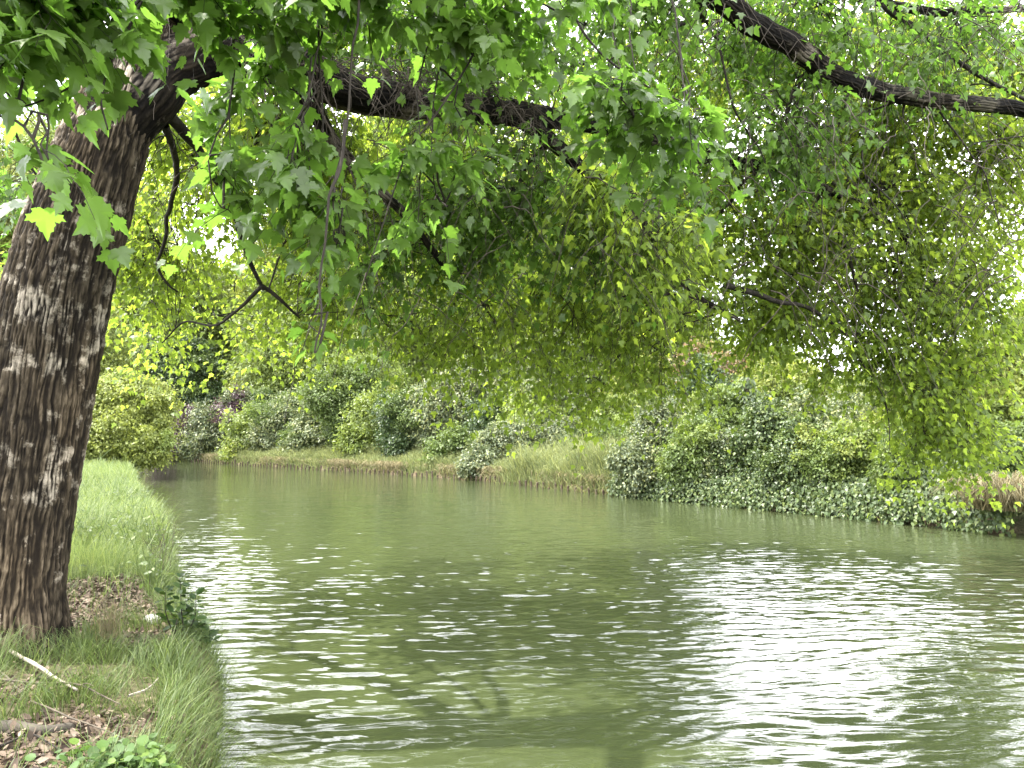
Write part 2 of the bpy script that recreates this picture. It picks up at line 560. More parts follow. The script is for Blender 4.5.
def build_water():
    xs = graded(-75, 32, -4.5, 9.5, 0.06, 1.025, 0.5)
    ys = graded(-9, 105, 4.5, 12.0, 0.034, 1.0045, 0.5)
    X, Y = np.meshgrid(xs, ys)
    step = np.gradient(ys)[:, None] + 0 * X
    p = np.stack([X, Y, 0 * X], -1)
    gust = 0.55 + 0.9 * fbm(p * 0.16, 21, 3)
    warp = np.stack([fbm(p * 0.5, 31, 3), fbm(p * 0.5, 41, 3)], -1) - 0.5
    XX, YY = X + warp[..., 0] * 0.9, Y + warp[..., 1] * 0.9
    r = np.random.default_rng(5)
    h = np.zeros_like(X)
    for k in range(64):
        lam = 0.085 * (4.6 ** r.random())
        th = R(99) + r.normal(0, 0.27)
        kk = 2 * math.pi / lam
        slope = 0.030 * smooth(-0.2, 1.0, (X + 8 + 0.5 * Y) / 6.0).clip(0.55, 1) * (0.6 + 0.8 * r.random()) * np.exp(-(math.log(lam / 0.165) / 0.75) ** 2)
        h += slope / kk * np.sin(kk * (math.cos(th) * XX + math.sin(th) * YY) + r.random() * 6.28) * smooth(2.2, 3.6, lam / step)
    h *= gust
    me = new_mesh("water", np.stack([X, Y, h], -1).reshape(-1, 3), [grid_faces(len(xs), len(ys))], True)
    o = bpy.data.objects.new("water", me)
    me.materials.append(water_mat())
    COL.objects.link(o)
    tag(o, "murky green rippled river water", kind="structure")


build_ground()
build_water()

# ------------------------------------------------------------------ leaves
def maple_template(detail):
    if detail:
        half = [(0.0, 0.0), (0.10, -0.06), (0.24, -0.02), (0.34, 0.02), (0.30, 0.10), (0.36, 0.19), (0.50, 0.20), (0.47, 0.30), (0.55, 0.42),
                (0.42, 0.41), (0.36, 0.49), (0.24, 0.44), (0.26, 0.55), (0.20, 0.63), (0.19, 0.74), (0.10, 0.77), (0.06, 0.90), (0.0, 1.03)]
    else:
        half = [(0.0, 0.0), (0.32, 0.0), (0.27, 0.15), (0.54, 0.38), (0.25, 0.44), (0.19, 0.70), (0.0, 1.02)]
    h = np.array(half)
    n = len(h)
    crease = lambda q: np.stack([q[:, 0], q[:, 1], 0.22 * np.abs(q[:, 0]) - 0.20 * q[:, 1] ** 2 - 0.35 * np.abs(q[:, 0]) ** 2], -1)
    right = h
    left = h[1:-1] * np.array([-1, 1])
    v = crease(np.vstack([right, left]))
    mid = np.array([[0, 0.30, -0.015]])
    v = np.vstack([v, mid])
    c = len(v) - 1
    ring = list(range(n)) + list(range(n + len(left) - 1, n - 1, -1))
    tris = [(c, ring[i], ring[(i + 1) % len(ring)]) for i in range(len(ring))]
    return v, np.array(tris)


T_DET, T_MED = maple_template(True), maple_template(False)
T_LEAF = (np.array([[0, 0, 0], [0.30, 0.45, 0.07], [0, 1, -0.08], [-0.30, 0.45, 0.07]]), np.array([[0, 1, 2], [0, 2, 3]]))
T_OVAL = (np.array([[0, 0, 0], [0.20, 0.22, 0.05], [0.27, 0.5, 0.05], [0.17, 0.8, 0.0], [0, 1, -0.10], [-0.17, 0.8, 0.0], [-0.27, 0.5, 0.05], [-0.20, 0.22, 0.05], [0, 0.5, -0.02]]),
          np.array([[8, 0, 1], [8, 1, 2], [8, 2, 3], [8, 3, 4], [8, 4, 5], [8, 5, 6], [8, 6, 7], [8, 7, 0]]))
T_IVY = (np.array([[0, 0.05, 0], [0.30, -0.08, 0.03], [0.48, 0.25, 0.03], [0.25, 0.55, 0.0], [0, 1, -0.08], [-0.25, 0.55, 0], [-0.48, 0.25, 0.03], [-0.30, -0.08, 0.03]]),
         np.array([[0, 1, 2], [0, 2, 3], [0, 3, 4], [0, 4, 5], [0, 5, 6], [0, 6, 7]]))
T_ROUND = (np.array([[0, 0, 0], [0.34, 0.08, 0.06], [0.5, 0.42, 0.08], [0.36, 0.8, 0.03], [0, 0.98, -0.05], [-0.36, 0.8, 0.03], [-0.5, 0.42, 0.08], [-0.34, 0.08, 0.06], [0, 0.42, -0.03]]),
           np.array([[8, 0, 1], [8, 1, 2], [8, 2, 3], [8, 3, 4], [8, 4, 5], [8, 5, 6], [8, 6, 7], [8, 7, 0]]))


def leaves(tmpl, pos, tip, nor, size):
    tv, tf = tmpl
    y = norm(tip)
    z = norm(nor - (nor * y).sum(-1, keepdims=True) * y)
    x = np.cross(y, z)
    v = pos[:, None] + size[:, None, None] * (tv[None, :, 0:1] * x[:, None] + tv[None, :, 1:2] * y[:, None] + tv[None, :, 2:3] * z[:, None])
    f = tf[None] + (np.arange(len(pos)) * len(tv))[:, None, None]
    return v.reshape(-1, 3), f.reshape(-1, 3)


def rand_dir(n, r=rng):
    return norm(r.normal(size=(n, 3)))


# ------------------------------------------------------------------ the big maple
TREE = at(18, 648, 6.0)
TREE[2] = gz(TREE[0], TREE[1])
maple = empty("maple_tree", TREE, "large leaning maple with fissured dark bark whose boughs overhang the river", "tree")

cpath = [at(-8, 668, 6.0), at(0, 600, 6.0), at(16, 510, 6.0), at(33, 420, 6.0), at(54, 310, 6.02), at(70, 247, 6.04), at(91, 180, 6.06), at(116, 110, 6.1), at(134, 60, 6.1), at(150, 10, 6.1)]


def barked(name, P, rad, sides, disp=1.0, foot=False, mkey='bark', seed=0):
    """a trunk or limb with modelled bark: interlaced ridges, deep furrows, cross-broken plates"""
    n = len(P)
    ang = np.linspace(0, 2 * math.pi, sides, endpoint=False)
    z = np.concatenate([[0], np.cumsum(np.linalg.norm(np.diff(P, axis=0), axis=1))]) + (0.4 if foot else 10 + seed * 7)
    A, Z = np.meshgrid(ang, z)
    tw = A + Z * 0.12
    R0 = rad[:, None]
    cx, sx = np.cos(tw) * R0, np.sin(tw) * R0
    wq = np.stack([cx * 6, sx * 6, Z * 4.0], -1)
    wx, wy = (fbm(wq, 50, 3) - 0.5) * 1.5, (fbm(wq, 60, 3) - 0.5) * 1.5
    q = np.stack([cx * 44 + wx, sx * 44 + wy, Z * 2.4], -1)
    ridge = 1 - np.abs(fbm(q, 70, 2) * 2 - 1) * 2.6
    q2 = np.stack([cx * 95 + wx * 2, sx * 95 + wy * 2, Z * 8.0], -1) + 7
    ridge2 = 1 - np.abs(vnoise(q2, 80) * 2 - 1) * 1.5
    plates = fbm(np.stack([cx * 34, sx * 34, Z * 22], -1), 90, 3)
    fis = np.clip(1 - (0.75 * np.clip(ridge, 0, 1) + 0.40 * np.clip(ridge2, 0, 1)), 0, 1)      # 1 = raised bark, 0 = furrow
    lump = fbm(np.stack([cx * 2.2, sx * 2.2, Z * 0.8], -1), 100, 3) - 0.5
    rr = R0 * (1 + 0.10 * lump) + disp * (0.024 * (fis ** 1.3 - 0.5) + 0.014 * (plates - 0.5))
    if foot:
        base = smooth(1.2, 0.5, P[:, 2])[:, None]
        rr = rr + (np.sin(A * 5 + 1.0) * 0.5 + 0.5) * base * 0.11 + np.sin(A * 9 + Z) * 0.015 * base
    t = norm(np.gradient(P, axis=0))
    a = norm(np.cross(t, np.array([0, 1.0, 0])))
    b = np.cross(t, a)
    v = P[:, None] + rr[..., None] * (np.cos(A)[..., None] * a[:, None] + np.sin(A)[..., None] * b[:, None])
    i = np.arange(n * sides).reshape(n, sides)
    nx = np.roll(i, -1, axis=1)
    f = np.stack([i[:-1], nx[:-1], nx[1:], i[1:]], -1).reshape(-1, 4)
    me = new_mesh(name, v.reshape(-1, 3) - TREE, [f, i[:1], i[-1:]], True)
    me.attributes.new("ridge", 'FLOAT', 'POINT').data.foreach_set("value", np.clip(fis * 0.75 + plates * 0.45 - 0.05, 0, 1).astype(np.float32).ravel())
    lich = np.clip(fbm(np.stack([cx * 4, sx * 4, Z * 1.6], -1), 120, 3) * 2.2 - 0.8, 0, 1) * smooth(0.7, 1.4, Z)
    me.attributes.new("lichen", 'FLOAT', 'POINT').data.foreach_set("value", lich.astype(np.float32).ravel())
    o = bpy.data.objects.new(name, me)
    me.materials.append(M[mkey])
    COL.objects.link(o)
    o.parent = maple
    return o


P_ = catmull(cpath, 640)
barked("trunk", P_, np.interp(P_[:, 2], [0.4, 0.6, 0.8, 1.3, 2.3, 3.2, 4.0, 4.6, 5.0, 5.6], [0.49, 0.455, 0.425, 0.405, 0.39, 0.375, 0.35, 0.315, 0.28, 0.23]), 420, 1.0, True)

LIMB_PTS = []          # every limb's points, for boughs to spring from


def limb(pts, r, sides=12, wob=0.10, n=50, mat_='bough', keep=True):
    pts = [at(*p) for p in pts]
    v, f, p = tube(pts, r, n, sides, wob, len(LIMB_PTS) + 3)
    if r[0] > 0.085:
        m = int(np.linalg.norm(np.diff(p, axis=0), axis=1).sum() / 0.022)
        pp = catmull(p, m)
        barked("limb", pp, np.interp(np.linspace(0, 1, m), np.linspace(0, 1, len(r)), r), 120, 0.7, False, 'bark_shaded', len(LIMB_PTS) % 9)
    else:
        mb = MB()
        mb.add(v, f)
        mb.build("limb", M[mat_], maple, TREE, True)
    if keep:
        rr = np.interp(np.linspace(0, 1, n), np.linspace(0, 1, len(r)), r)
        for q, w in zip(p[::2], rr[::2]):
            LIMB_PTS.append((*q, w))


# main arching limb and what it forks into
limb([(118, 135, 6.1), (148, 95, 6.12), (182, 64, 6.2), (235, 50, 6.35), (300, 68, 6.6), (365, 95, 7.0), (440, 106, 7.4), (530, 116, 7.85)], [.20, .235, .225, .215, .195, .17, .15, .11], 14, 0.10)
limb([(515, 114, 7.78), (560, 148, 8.1), (600, 182, 8.4), (648, 236, 8.9), (690, 290, 9.4), (740, 320, 10)], [.10, .075, .062, .05, .036, .022])
limb([(512, 112, 7.76), (600, 126, 8.4), (700, 152, 9.2), (765, 168, 9.8), (832, 190, 10.4), (905, 240, 11), (960, 330, 11.5)], [.12, .10, .095, .08, .06, .045, .025])
limb([(290, 66, 6.6), (320, 120, 7.0), (352, 165, 7.4), (400, 210, 7.9), (450, 275, 8.6)], [.12, .075, .06, .045, .025])
limb([(160, 105, 6.25), (192, 140, 6.7), (206, 165, 7.3), (233, 205, 8.4), (250, 262, 9.0), (264, 290, 9.2)], [.055, .045, .038, .03, .026, .02], 9, 0.14)
limb([(262, 286, 9.2), (280, 300, 9.3), (300, 318, 9.5)], [.028, .022, .012], 7, 0.06, 14)
limb([(262, 286, 9.2), (240, 308, 9.3), (215, 325, 9.5), (185, 322, 9.7), (160, 345, 10)], [.026, .02, .016, .012, .008], 7, 0.08, 20)
limb([(165, 125, 6.3), (176, 165, 7.0), (168, 215, 8.0), (158, 260, 8.6), (166, 282, 8.8), (178, 292, 9)], [.034, .028, .022, .018, .014, .008], 8, 0.12)
# leader and the upper limbs that come back down over the water
limb([(158, 20, 6.1), (172, -70, 6.1), (190, -190, 6.2), (215, -330, 6.4)], [.27, .21, .16, .10], 14)
limb([(180, -120, 6.15), (330, -190, 6.3), (520, -160, 6.9), (640, -80, 7.5), (725, 0, 8.0), (790, 46, 8.3), (850, 80, 8.6), (920, 98, 9.0), (1035, 112, 9.6), (1120, 150, 10.2)],
     [.19, .17, .15, .135, .125, .118, .11, .10, .085, .05], 12, 0.14, 90)
limb([(700, -40, 7.8), (800, -30, 8.4), (870, 0, 8.8), (940, 12, 9.2), (1040, 8, 10)], [.09, .075, .06, .05, .035], 9)
limb([(880, 4, 8.85), (920, 32, 9.2), (965, 66, 9.6), (1040, 108, 10)], [.04, .035, .03, .02], 8)
limb([(640, -80, 7.5), (700, 10, 8.6), (660, 32, 9.0), (615, 52, 9.5), (560, 70, 10)], [.08, .06, .05, .04, .02], 8)
limb([(190, -190, 6.2), (230, -300, 5.2), (330, -330, 4.2), (470, -320, 3.7)], [.12, .10, .07, .04], 8)
limb([(172, -70, 6.1), (90, -150, 5.2), (-20, -230, 4.3), (-120, -260, 3.6)], [.12, .09, .06, .04], 8)
limb([(130, 100, 6.1), (40, 40, 7.2), (-60, 20, 8.5), (-160, 60, 9.5)], [.13, .09, .07, .04], 8)
limb([(330, -190, 6.3), (520, -330, 7.6), (760, -360, 9.4), (1000, -330, 11)], [.12, .10, .07, .04], 8)
limb([(838, 228, 10.5), (850, 262, 10.6), (858, 292, 10.7)], [.035, .028, .016], 7, 0.04, 12)
limb([(725, 285, 9.6), (770, 298, 10), (815, 312, 10.4), (860, 345, 10.9)], [.04, .034, .026, .015], 7, 0.08, 18)
LP = np.array(LIMB_PTS)


def bough(px, py, Y, rx, ry, rdepth, n_cl, per, size, tmpl=None, mkey='maple', anchor=None, seed=0, spray=0.55, droop=0.55):
    """a side branch with its twigs (wood) and, under it, its leaves"""
    r = np.random.default_rng(1000 + seed)
    c = at(px, py, Y)
    mx, mz = rx / F * Y, ry / F * Y
    if anchor is None:
        d = np.linalg.norm((LP[:, :3] - (c + [0, 0, mz * 0.6])) * [1, 1, 0.8], axis=1)
        a = LP[np.argmin(d)]
        a, ra = a[:3], min(0.035, a[3] * 0.5)
    else:
        a, ra = at(*anchor), 0.011
    top = c + [0, 0, mz * 0.35]
    mid = (a + top) / 2 + [0, 0, 0.10 * np.linalg.norm(a - top)]
    wood = MB()
    v, f, path = tube([a, mid, top, c + [mx * 0.3, rdepth * 0.2, -mz * 0.2]], [ra, ra * 0.7, ra * 0.45, 0.003], 22, 6, 0.28, seed)
    wood.add(v, f)
    # clusters inside the bough's volume
    q = rand_dir(n_cl, r) * (r.random((n_cl, 1)) ** 0.4)
    cl = c + q * [mx, rdepth, mz]
    src = path[r.integers(6, 22, n_cl)]
    t = np.linspace(0, 1, 6)[None, :, None]
    sag = np.array([0, 0, 1.0]) * (4 * t * (1 - t)) * 0.16
    sub = src[:, None] * (1 - t) + cl[:, None] * t + sag + r.normal(0, 0.03, (n_cl, 6, 3)) * np.minimum(t * 4, 1)
    rad = np.linspace(1, 0.35, 6)[None] * (0.0075 + 0.003 * r.random((n_cl, 1)))
    wood.add(*tubes(sub, rad, 4))
    # drooping sprays
    S = n_cl * per
    ci = np.repeat(np.arange(n_cl), per)
    u = 0.45 + 0.55 * r.random((S, 1))
    fi = u * 5
    i0 = np.minimum(fi.astype(int), 4)[:, 0]
    w = fi - i0[:, None]
    p0 = sub[ci, i0] * (1 - w) + sub[ci, i0 + 1] * w
    d = norm(rand_dir(S, r) * [1, 1, 0.45] + 0.5 * norm(sub[ci, 5] - sub[ci, 0]) + [0, 0, -0.15])
    L = spray * (0.55 + 0.75 * r.random((S, 1)))
    K = 6
    tt = np.linspace(0, 1, K)
    tw = p0[:, None] + d[:, None] * (L * tt[None])[..., None] - np.array([0, 0, droop]) * (L * (tt ** 2)[None])[..., None]
    tw += r.normal(0, 0.012, tw.shape) * tt[None, :, None]
    wood.add(*tubes(tw, np.linspace(0.0032, 0.0014, K)[None] + np.zeros((S, 1)), 3))
    wo = wood.build("bough", M['twig'], maple, TREE, False)
    # leaves in pairs along the sprays
    N = 5
    pos = tw[:, 1:, :]
    tang = norm(np.gradient(tw, axis=1))[:, 1:]
    side = norm(np.cross(tang, np.array([0, 0, 1.0])) + 1e-6)
    P, T, NN = [], [], []
    for s in (-1, 1):
        ph = r.normal(0, 0.7, (S, N, 1))
        out = side * s * np.cos(ph) + np.cross(tang, side) * np.sin(ph) * 0.8
        tip = norm(out + 0.55 * tang + np.array([0, 0, -0.55]) + r.normal(0, 0.28, (S, N, 3)))
        nor = norm(np.array([0, 0, 1.0]) + 0.55 * out + r.normal(0, 0.42, (S, N, 3)))
        P.append(pos + out * (0.035 + 0.04 * r.random((S, N, 1)))); T.append(tip); NN.append(nor)
    P, T, NN = [np.stack(x, 2).reshape(-1, 3) for x in (P, T, NN)]
    keep = r.random(len(P)) < 0.86
    P, T, NN = P[keep], T[keep], NN[keep]
    sz = size * (0.55 + 0.65 * r.random(len(P)))
    lv = MB()
    lv.add(*leaves(tmpl or T_MED, P, T, NN, sz))
    fo = lv.build("foliage", M[mkey], wo, TREE, False)
    return len(P)


nl = 0
# near boughs, close above the path (large leaves)
NEAR = [
    # px, py, Y, rx, ry, depth, clusters, per, size, anchor
    (10, 10, 3.6, 70, 32, 0.5, 9, 5, 0.145, (-60, -200, 4.0)),
    (85, 22, 3.9, 50, 34, 0.5, 7, 5, 0.14, (90, -180, 5.0)),
    (5, 92, 3.5, 36, 24, 0.4, 4, 4, 0.145, (-60, -120, 3.8)),
    (160, -18, 4.2, 60, 18, 0.5, 5, 5, 0.14, (170, -160, 5.5)),
    (52, 190, 3.4, 16, 14, 0.12, 2, 2, 0.145, (-40, 60, 3.5)),
    (250, -12, 4.4, 70, 24, 0.5, 7, 5, 0.14, (260, -200, 4.9)),
    (330, 20, 4.9, 60, 30, 0.5, 6, 4, 0.135, (320, -200, 4.9)),
    (470, 50, 5.4, 60, 40, 0.5, 7, 5, 0.13, (480, -200, 5.4)),
    (265, 120, 5.2, 40, 30, 0.4, 4, 4, 0.13, (270, -60, 5.4)),
    (222, 205, 4.7, 22, 30, 0.25, 3, 3, 0.14, (235, -60, 4.8)),
    (300, 180, 4.7, 34, 50, 0.35, 6, 3, 0.14, (330, -90, 4.9)),
    (338, 235, 4.6, 22, 36, 0.25, 3, 3, 0.125, (360, -60, 4.7)),
    (318, 342, 4.2, 6, 5, 0.06, 1, 1, 0.12, (345, 120, 4.3)),
    (390, -5, 5.0, 90, 30, 0.6, 8, 5, 0.135, (400, -200, 4.8)),
    (430, 190, 5.4, 55, 60, 0.6, 6, 4, 0.13, (440, -120, 5.6)),
    (560, 10, 5.4, 90, 40, 0.6, 8, 5, 0.13, (520, -220, 5.4)),
    (620, 110, 5.6, 60, 50, 0.6, 8, 5, 0.13, (620, -160, 6.2)),
    (690, 140, 5.8, 40, 40, 0.5, 6, 4, 0.13, (640, -150, 6.2)),
]
for i, (px, py, Y, rx, ry, dp, nc, per, sz, an) in enumerate(NEAR):
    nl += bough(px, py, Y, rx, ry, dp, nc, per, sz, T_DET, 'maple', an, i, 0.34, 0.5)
MID = [
    (480, 40, 7.5, 120, 70, 1.2, 20, 7, 0.125), (520, 210, 8.4, 110, 70, 1.0, 22, 7, 0.125), (620, 230, 9.0, 90, 80, 1.0, 20, 7, 0.125),
    (420, 250, 8.8, 90, 70, 1.0, 18, 6, 0.125), (640, 20, 8.0, 110, 60, 1.2, 18, 7, 0.12), (780, 130, 8.8, 90, 60, 1.0, 18, 7, 0.12),
    (820, 20, 8.8, 110, 60, 1.2, 18, 6, 0.12), (960, 50, 9.4, 100, 70, 1.2, 18, 6, 0.12), (720, 60, 9.6, 80, 60, 1.2, 12, 6, 0.12),
    (350, 20, 8.0, 110, 50, 1.2, 14, 6, 0.12), (30, 190, 9.2, 90, 60, 1.2, 10, 6, 0.12),
]
for i, a in enumerate(MID):
    a = a[:6] + (int(a[6] * 1.6), a[7], a[8] * 0.84)
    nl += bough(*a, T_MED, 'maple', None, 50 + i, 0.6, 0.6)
FAR = [
    (560, 310, 10.2, 70, 80, 1.0, 22, 8, 0.12), (480, 320, 10.0, 70, 70, 1.0, 18, 8, 0.12), (430, 350, 10.4, 50, 40, 0.8, 10, 7, 0.12),
    (630, 330, 10.6, 70, 70, 1.1, 22, 8, 0.12), (540, 370, 11, 40, 38, 0.7, 9, 7, 0.12), (650, 370, 10.8, 45, 35, 0.8, 10, 7, 0.12),
    (600, 384, 11.2, 50, 26, 0.7, 8, 7, 0.12), (710, 260, 10.6, 80, 70, 1.2, 22, 8, 0.12), (800, 250, 10.8, 80, 70, 1.2, 22, 8, 0.12),
    (760, 310, 11.0, 80, 40, 1.0, 15, 8, 0.12), (880, 200, 11.0, 90, 70, 1.3, 22, 8, 0.12), (980, 190, 11.4, 80, 80, 1.3, 20, 8, 0.12),
    (890, 300, 11.2, 70, 60, 1.1, 20, 8, 0.12), (960, 300, 11.6, 70, 70, 1.2, 20, 8, 0.12), (860, 350, 11.2, 40, 38, 0.8, 10, 7, 0.12),
    (905, 385, 11.4, 55, 42, 0.9, 14, 7, 0.12), (955, 385, 11.8, 55, 55, 0.9, 16, 8, 0.12), (925, 440, 11.6, 40, 26, 0.7, 8, 7, 0.12),
    (965, 432, 11.9, 36, 34, 0.7, 9, 7, 0.12), (930, 120, 11.0, 110, 60, 1.4, 18, 7, 0.12), (660, 200, 10.6, 90, 60, 1.2, 18, 8, 0.12),
    (1040, 120, 11.6, 80, 100, 1.4, 18, 7, 0.12), (380, 300, 10.6, 60, 50, 1.0, 12, 7, 0.12), (300, 300, 11, 60, 50, 1.0, 8, 6, 0.12),
    (180, 220, 10.5, 70, 70, 1.2, 12, 6, 0.12), (150, 320, 11, 50, 40, 1.0, 7, 6, 0.12), (10, 300, 11, 50, 60, 1.2, 8, 6, 0.12),
    (200, 130, 9.5, 60, 40, 1.0, 9, 7, 0.12), (260, 150, 10.5, 60, 40, 1.0, 10, 7, 0.12), (150, 250, 10, 40, 60, 1.0, 9, 7, 0.12), (215, 280, 11.5, 50, 45, 1.0, 9, 7, 0.12),
    (300, 235, 10.5, 50, 40, 1.0, 9, 7, 0.12), (335, 310, 11, 40, 40, 1.0, 9, 7, 0.12), (250, 335, 12, 60, 22, 1.0, 8, 7, 0.12), (150, 345, 12, 40, 20, 0.8, 5, 6, 0.12),
    (270, 110, 8.6, 60, 40, 1.0, 12, 8, 0.12), (330, 150, 9.5, 60, 50, 1.0, 14, 8, 0.12), (215, 170, 11, 50, 40, 1.0, 7, 7, 0.12), (390, 210, 10, 60, 50, 1.0, 14, 8, 0.12),
    (860, 60, 11, 120, 60, 1.4, 26, 8, 0.12), (990, 60, 12, 90, 60, 1.4, 20, 8, 0.12), (760, 30, 11, 100, 50, 1.4, 22, 8, 0.12), (660, 60, 11, 90, 50, 1.4, 20, 8, 0.12), (840, 150, 12.5, 90, 60, 1.4, 22, 8, 0.12),
    (300, 20, 9.0, 90, 45, 1.2, 18, 8, 0.12), (230, -10, 8.5, 90, 45, 1.0, 14, 8, 0.12), (420, 40, 10, 90, 50, 1.2, 20, 8, 0.12),
    (180, 60, 13.5, 90, 60, 1.6, 15, 9, 0.125), (300, 40, 14.5, 90, 60, 1.8, 17, 9, 0.125), (250, -60, 13, 120, 70, 2.0, 18, 9, 0.125), (380, -40, 14, 120, 60, 2.0, 20, 9, 0.125),
    # above the frame: the rest of the crown, thickened to shade the water
    (300, -170, 7, 190, 110, 2.0, 50, 9, 0.13), (600, -170, 8.5, 220, 110, 2.4, 40, 9, 0.13), (950, -150, 10.5, 220, 110, 2.2, 28, 8, 0.13),
    (150, -330, 7, 170, 90, 1.8, 30, 9, 0.14), (430, -330, 7, 170, 90, 1.8, 44, 9, 0.14),  # unseen boughs added to cast shade on the near water
    (600, 205, 7.9, 36, 30, 0.5, 5, 8, 0.13), (650, 250, 8.2, 40, 36, 0.5, 6, 8, 0.13), (185, 160, 8.5, 40, 45, 0.8, 6, 8, 0.14),
    (790, 180, 11.5, 90, 60, 1.2, 16, 8, 0.12), (900, 150, 12, 90, 60, 1.2, 16, 8, 0.12), (780, 320, 12.5, 60, 40, 1.0, 9, 8, 0.12),
    (420, -420, 8, 330, 130, 2.5, 26, 8, 0.13), (900, -420, 11, 300, 120, 2.5, 26, 8, 0.13),
    # deeper layers over the middle of the river
    (520, 290, 14.0, 80, 60, 1.6, 34, 9, 0.125), (620, 280, 14.5, 80, 60, 1.6, 34, 9, 0.125), (460, 260, 13.5, 70, 60, 1.6, 26, 9, 0.125), (560, 200, 15.0, 110, 60, 2.0, 40, 9, 0.125),
    (690, 220, 14.0, 70, 60, 1.5, 26, 9, 0.125), (560, 100, 13.0, 130, 60, 2.0, 40, 9, 0.125), (760, 90, 13.0, 110, 70, 1.6, 34, 9, 0.125), (420, 130, 12.0, 110, 70, 1.6, 30, 9, 0.125),
    (930, 40, 13.5, 110, 50, 1.6, 26, 9, 0.125), (870, 260, 13.5, 80, 50, 1.2, 20, 9, 0.125), (980, 250, 13.5, 70, 60, 1.2, 20, 9, 0.125),
]
for i, a in enumerate(FAR):
    a = a[:6] + (int(a[6] * (0.7 if a[1] < -100 else 0.95 if a[2] > 12.8 else 1.0 if a[1] > 250 and a[0] < 760 else 1.6 if a[1] > 330 else 2.1)), a[7], a[8] * (0.78 if a[0] < 760 else 0.80))
    nl += bough(*a, T_MED, 'maple_lit', None, 100 + i, 0.65, 0.75)
print("maple leaves", nl)


# bare hanging shoots and the tangle of fine twigs under the main limb
def shoots():
    r = np.random.default_rng(77)
    P = []
    sel = LP[(LP[:, 3] > 0.03)]
    for k in range(340):
        q = sel[r.integers(len(sel))]
        L = 0.35 + 1.1 * r.random() ** 1.6
        d = norm(r.normal(size=3) * [1, 1, 0.35] + [0, 0, -0.25])
        t = np.linspace(0, 1, 9)[:, None]
        P.append(q[:3] + d * L * 0.55 * t - np.array([0, 0, 1]) * L * 0.75 * t ** 1.7 + np.cumsum(r.normal(0, 0.014, (9, 3)), 0))
    for (a, b) in (((215, 10, 5.95), (345, 75, 6.6)), ((380, 70, 6.6), (520, 105, 7.5))):
        A, B = at(*a), at(*b)
        for k in range(170):
            q = A + (B - A) * r.random() + r.normal(0, 0.10, 3)
            L = 0.25 + 0.55 * r.random()
            d = rand_dir(1, r)[0] * [1, 0.7, 0.8]
            t = np.linspace(0, 1, 9)[:, None]
            P.append(q + d * L * t - np.array([0, 0, 0.5]) * L * t ** 2 + np.cumsum(r.normal(0, 0.022, (9, 3)), 0))
    for k in range(620):
        q = at(320 + 720 * r.random(), -30 + 330 * r.random(), 6.5 + 4.5 * r.random())
        L = 0.4 + 1.0 * r.random()
        d = norm(r.normal(size=3) * [1, 0.7, 0.3])
        t = np.linspace(0, 1, 9)[:, None]
        P.append(q + d * L * 0.6 * t - np.array([0, 0, 1]) * L * 0.8 * t ** 1.6 + np.cumsum(r.normal(0, 0.018, (9, 3)), 0))
    P = np.array(P)
    mb = MB()
    mb.add(*tubes(P, np.linspace(0.0055, 0.0018, 9)[None] * (0.7 + 0.6 * r.random((len(P), 1))), 4))
    o = mb.build("twig_tangle", M['twig_brown'], maple, TREE)
    o["kind"] = "stuff"


shoots()


def hanging_twigs():
    """long thin boughs that hang down in front of the canopy"""
    for pts, r0 in (
        ([(500, -60, 5.6), (488, 20, 5.5), (455, 90, 5.3), (410, 150, 5.2), (385, 220, 5.1), (365, 280, 5.0)], .009),
        ([(545, -60, 6.2), (575, 20, 6.2), (620, 70, 6.3), (690, 105, 6.4)], .014),
        ([(215, -60, 3.9), (130, 8, 3.8), (112, 50, 3.8), (100, 95, 3.7), (108, 130, 3.7)], .009),
        ([(160, -40, 3.9), (120, 40, 3.8), (60, 90, 3.7), (-10, 118, 3.6)], .008),
        ([(720, 50, 8.4), (735, 110, 8.5), (760, 150, 8.6), (775, 190, 8.6)], .014),
        ([(850, 85, 8.6), (846, 105, 8.6), (845, 112, 8.6)], .022),
        ([(905, 100, 9.0), (902, 112, 9.0), (904, 118, 9.0)], .018),
        ([(900, 100, 9), (820, 130, 9), (780, 140, 9.1), (700, 165, 9.2)], .016),
        ([(870, 105, 8.9), (863, 150, 9), (866, 180, 9)], .014),
        ([(866, 175, 9.0), (900, 210, 9.1), (915, 240, 9.2)], .010),
        ([(1060, 135, 9.6), (990, 140, 9.6), (960, 152, 9.6)], .012),
        ([(940, 112, 9.2), (985, 175, 9.4), (1000, 230, 9.5)], .012),
        ([(570, 200, 9.4), (575, 270, 9.6), (572, 330, 9.7)], .014),
        ([(600, 190, 9.2), (590, 250, 9.3), (580, 320, 9.4)], .010),
        ([(650, 236, 9), (668, 262, 9.1), (672, 300, 9.1)], .014),
        ([(860, 360, 10.8), (885, 400, 11), (890, 450, 11)], .014),
        ([(890, 380, 11), (930, 350, 11.2), (950, 330, 11.3)], .012),
    ):
        mb = MB()
        v, f, p = tube([at(*q) for q in pts], [r0, r0 * 0.75, r0 * 0.4], 26, 6, 0.06, int(r0 * 9000) + int(pts[0][0]))
        mb.add(v, f)
        mb.build("hanging_twig", M['twig'], maple, TREE, True)


hanging_twigs()


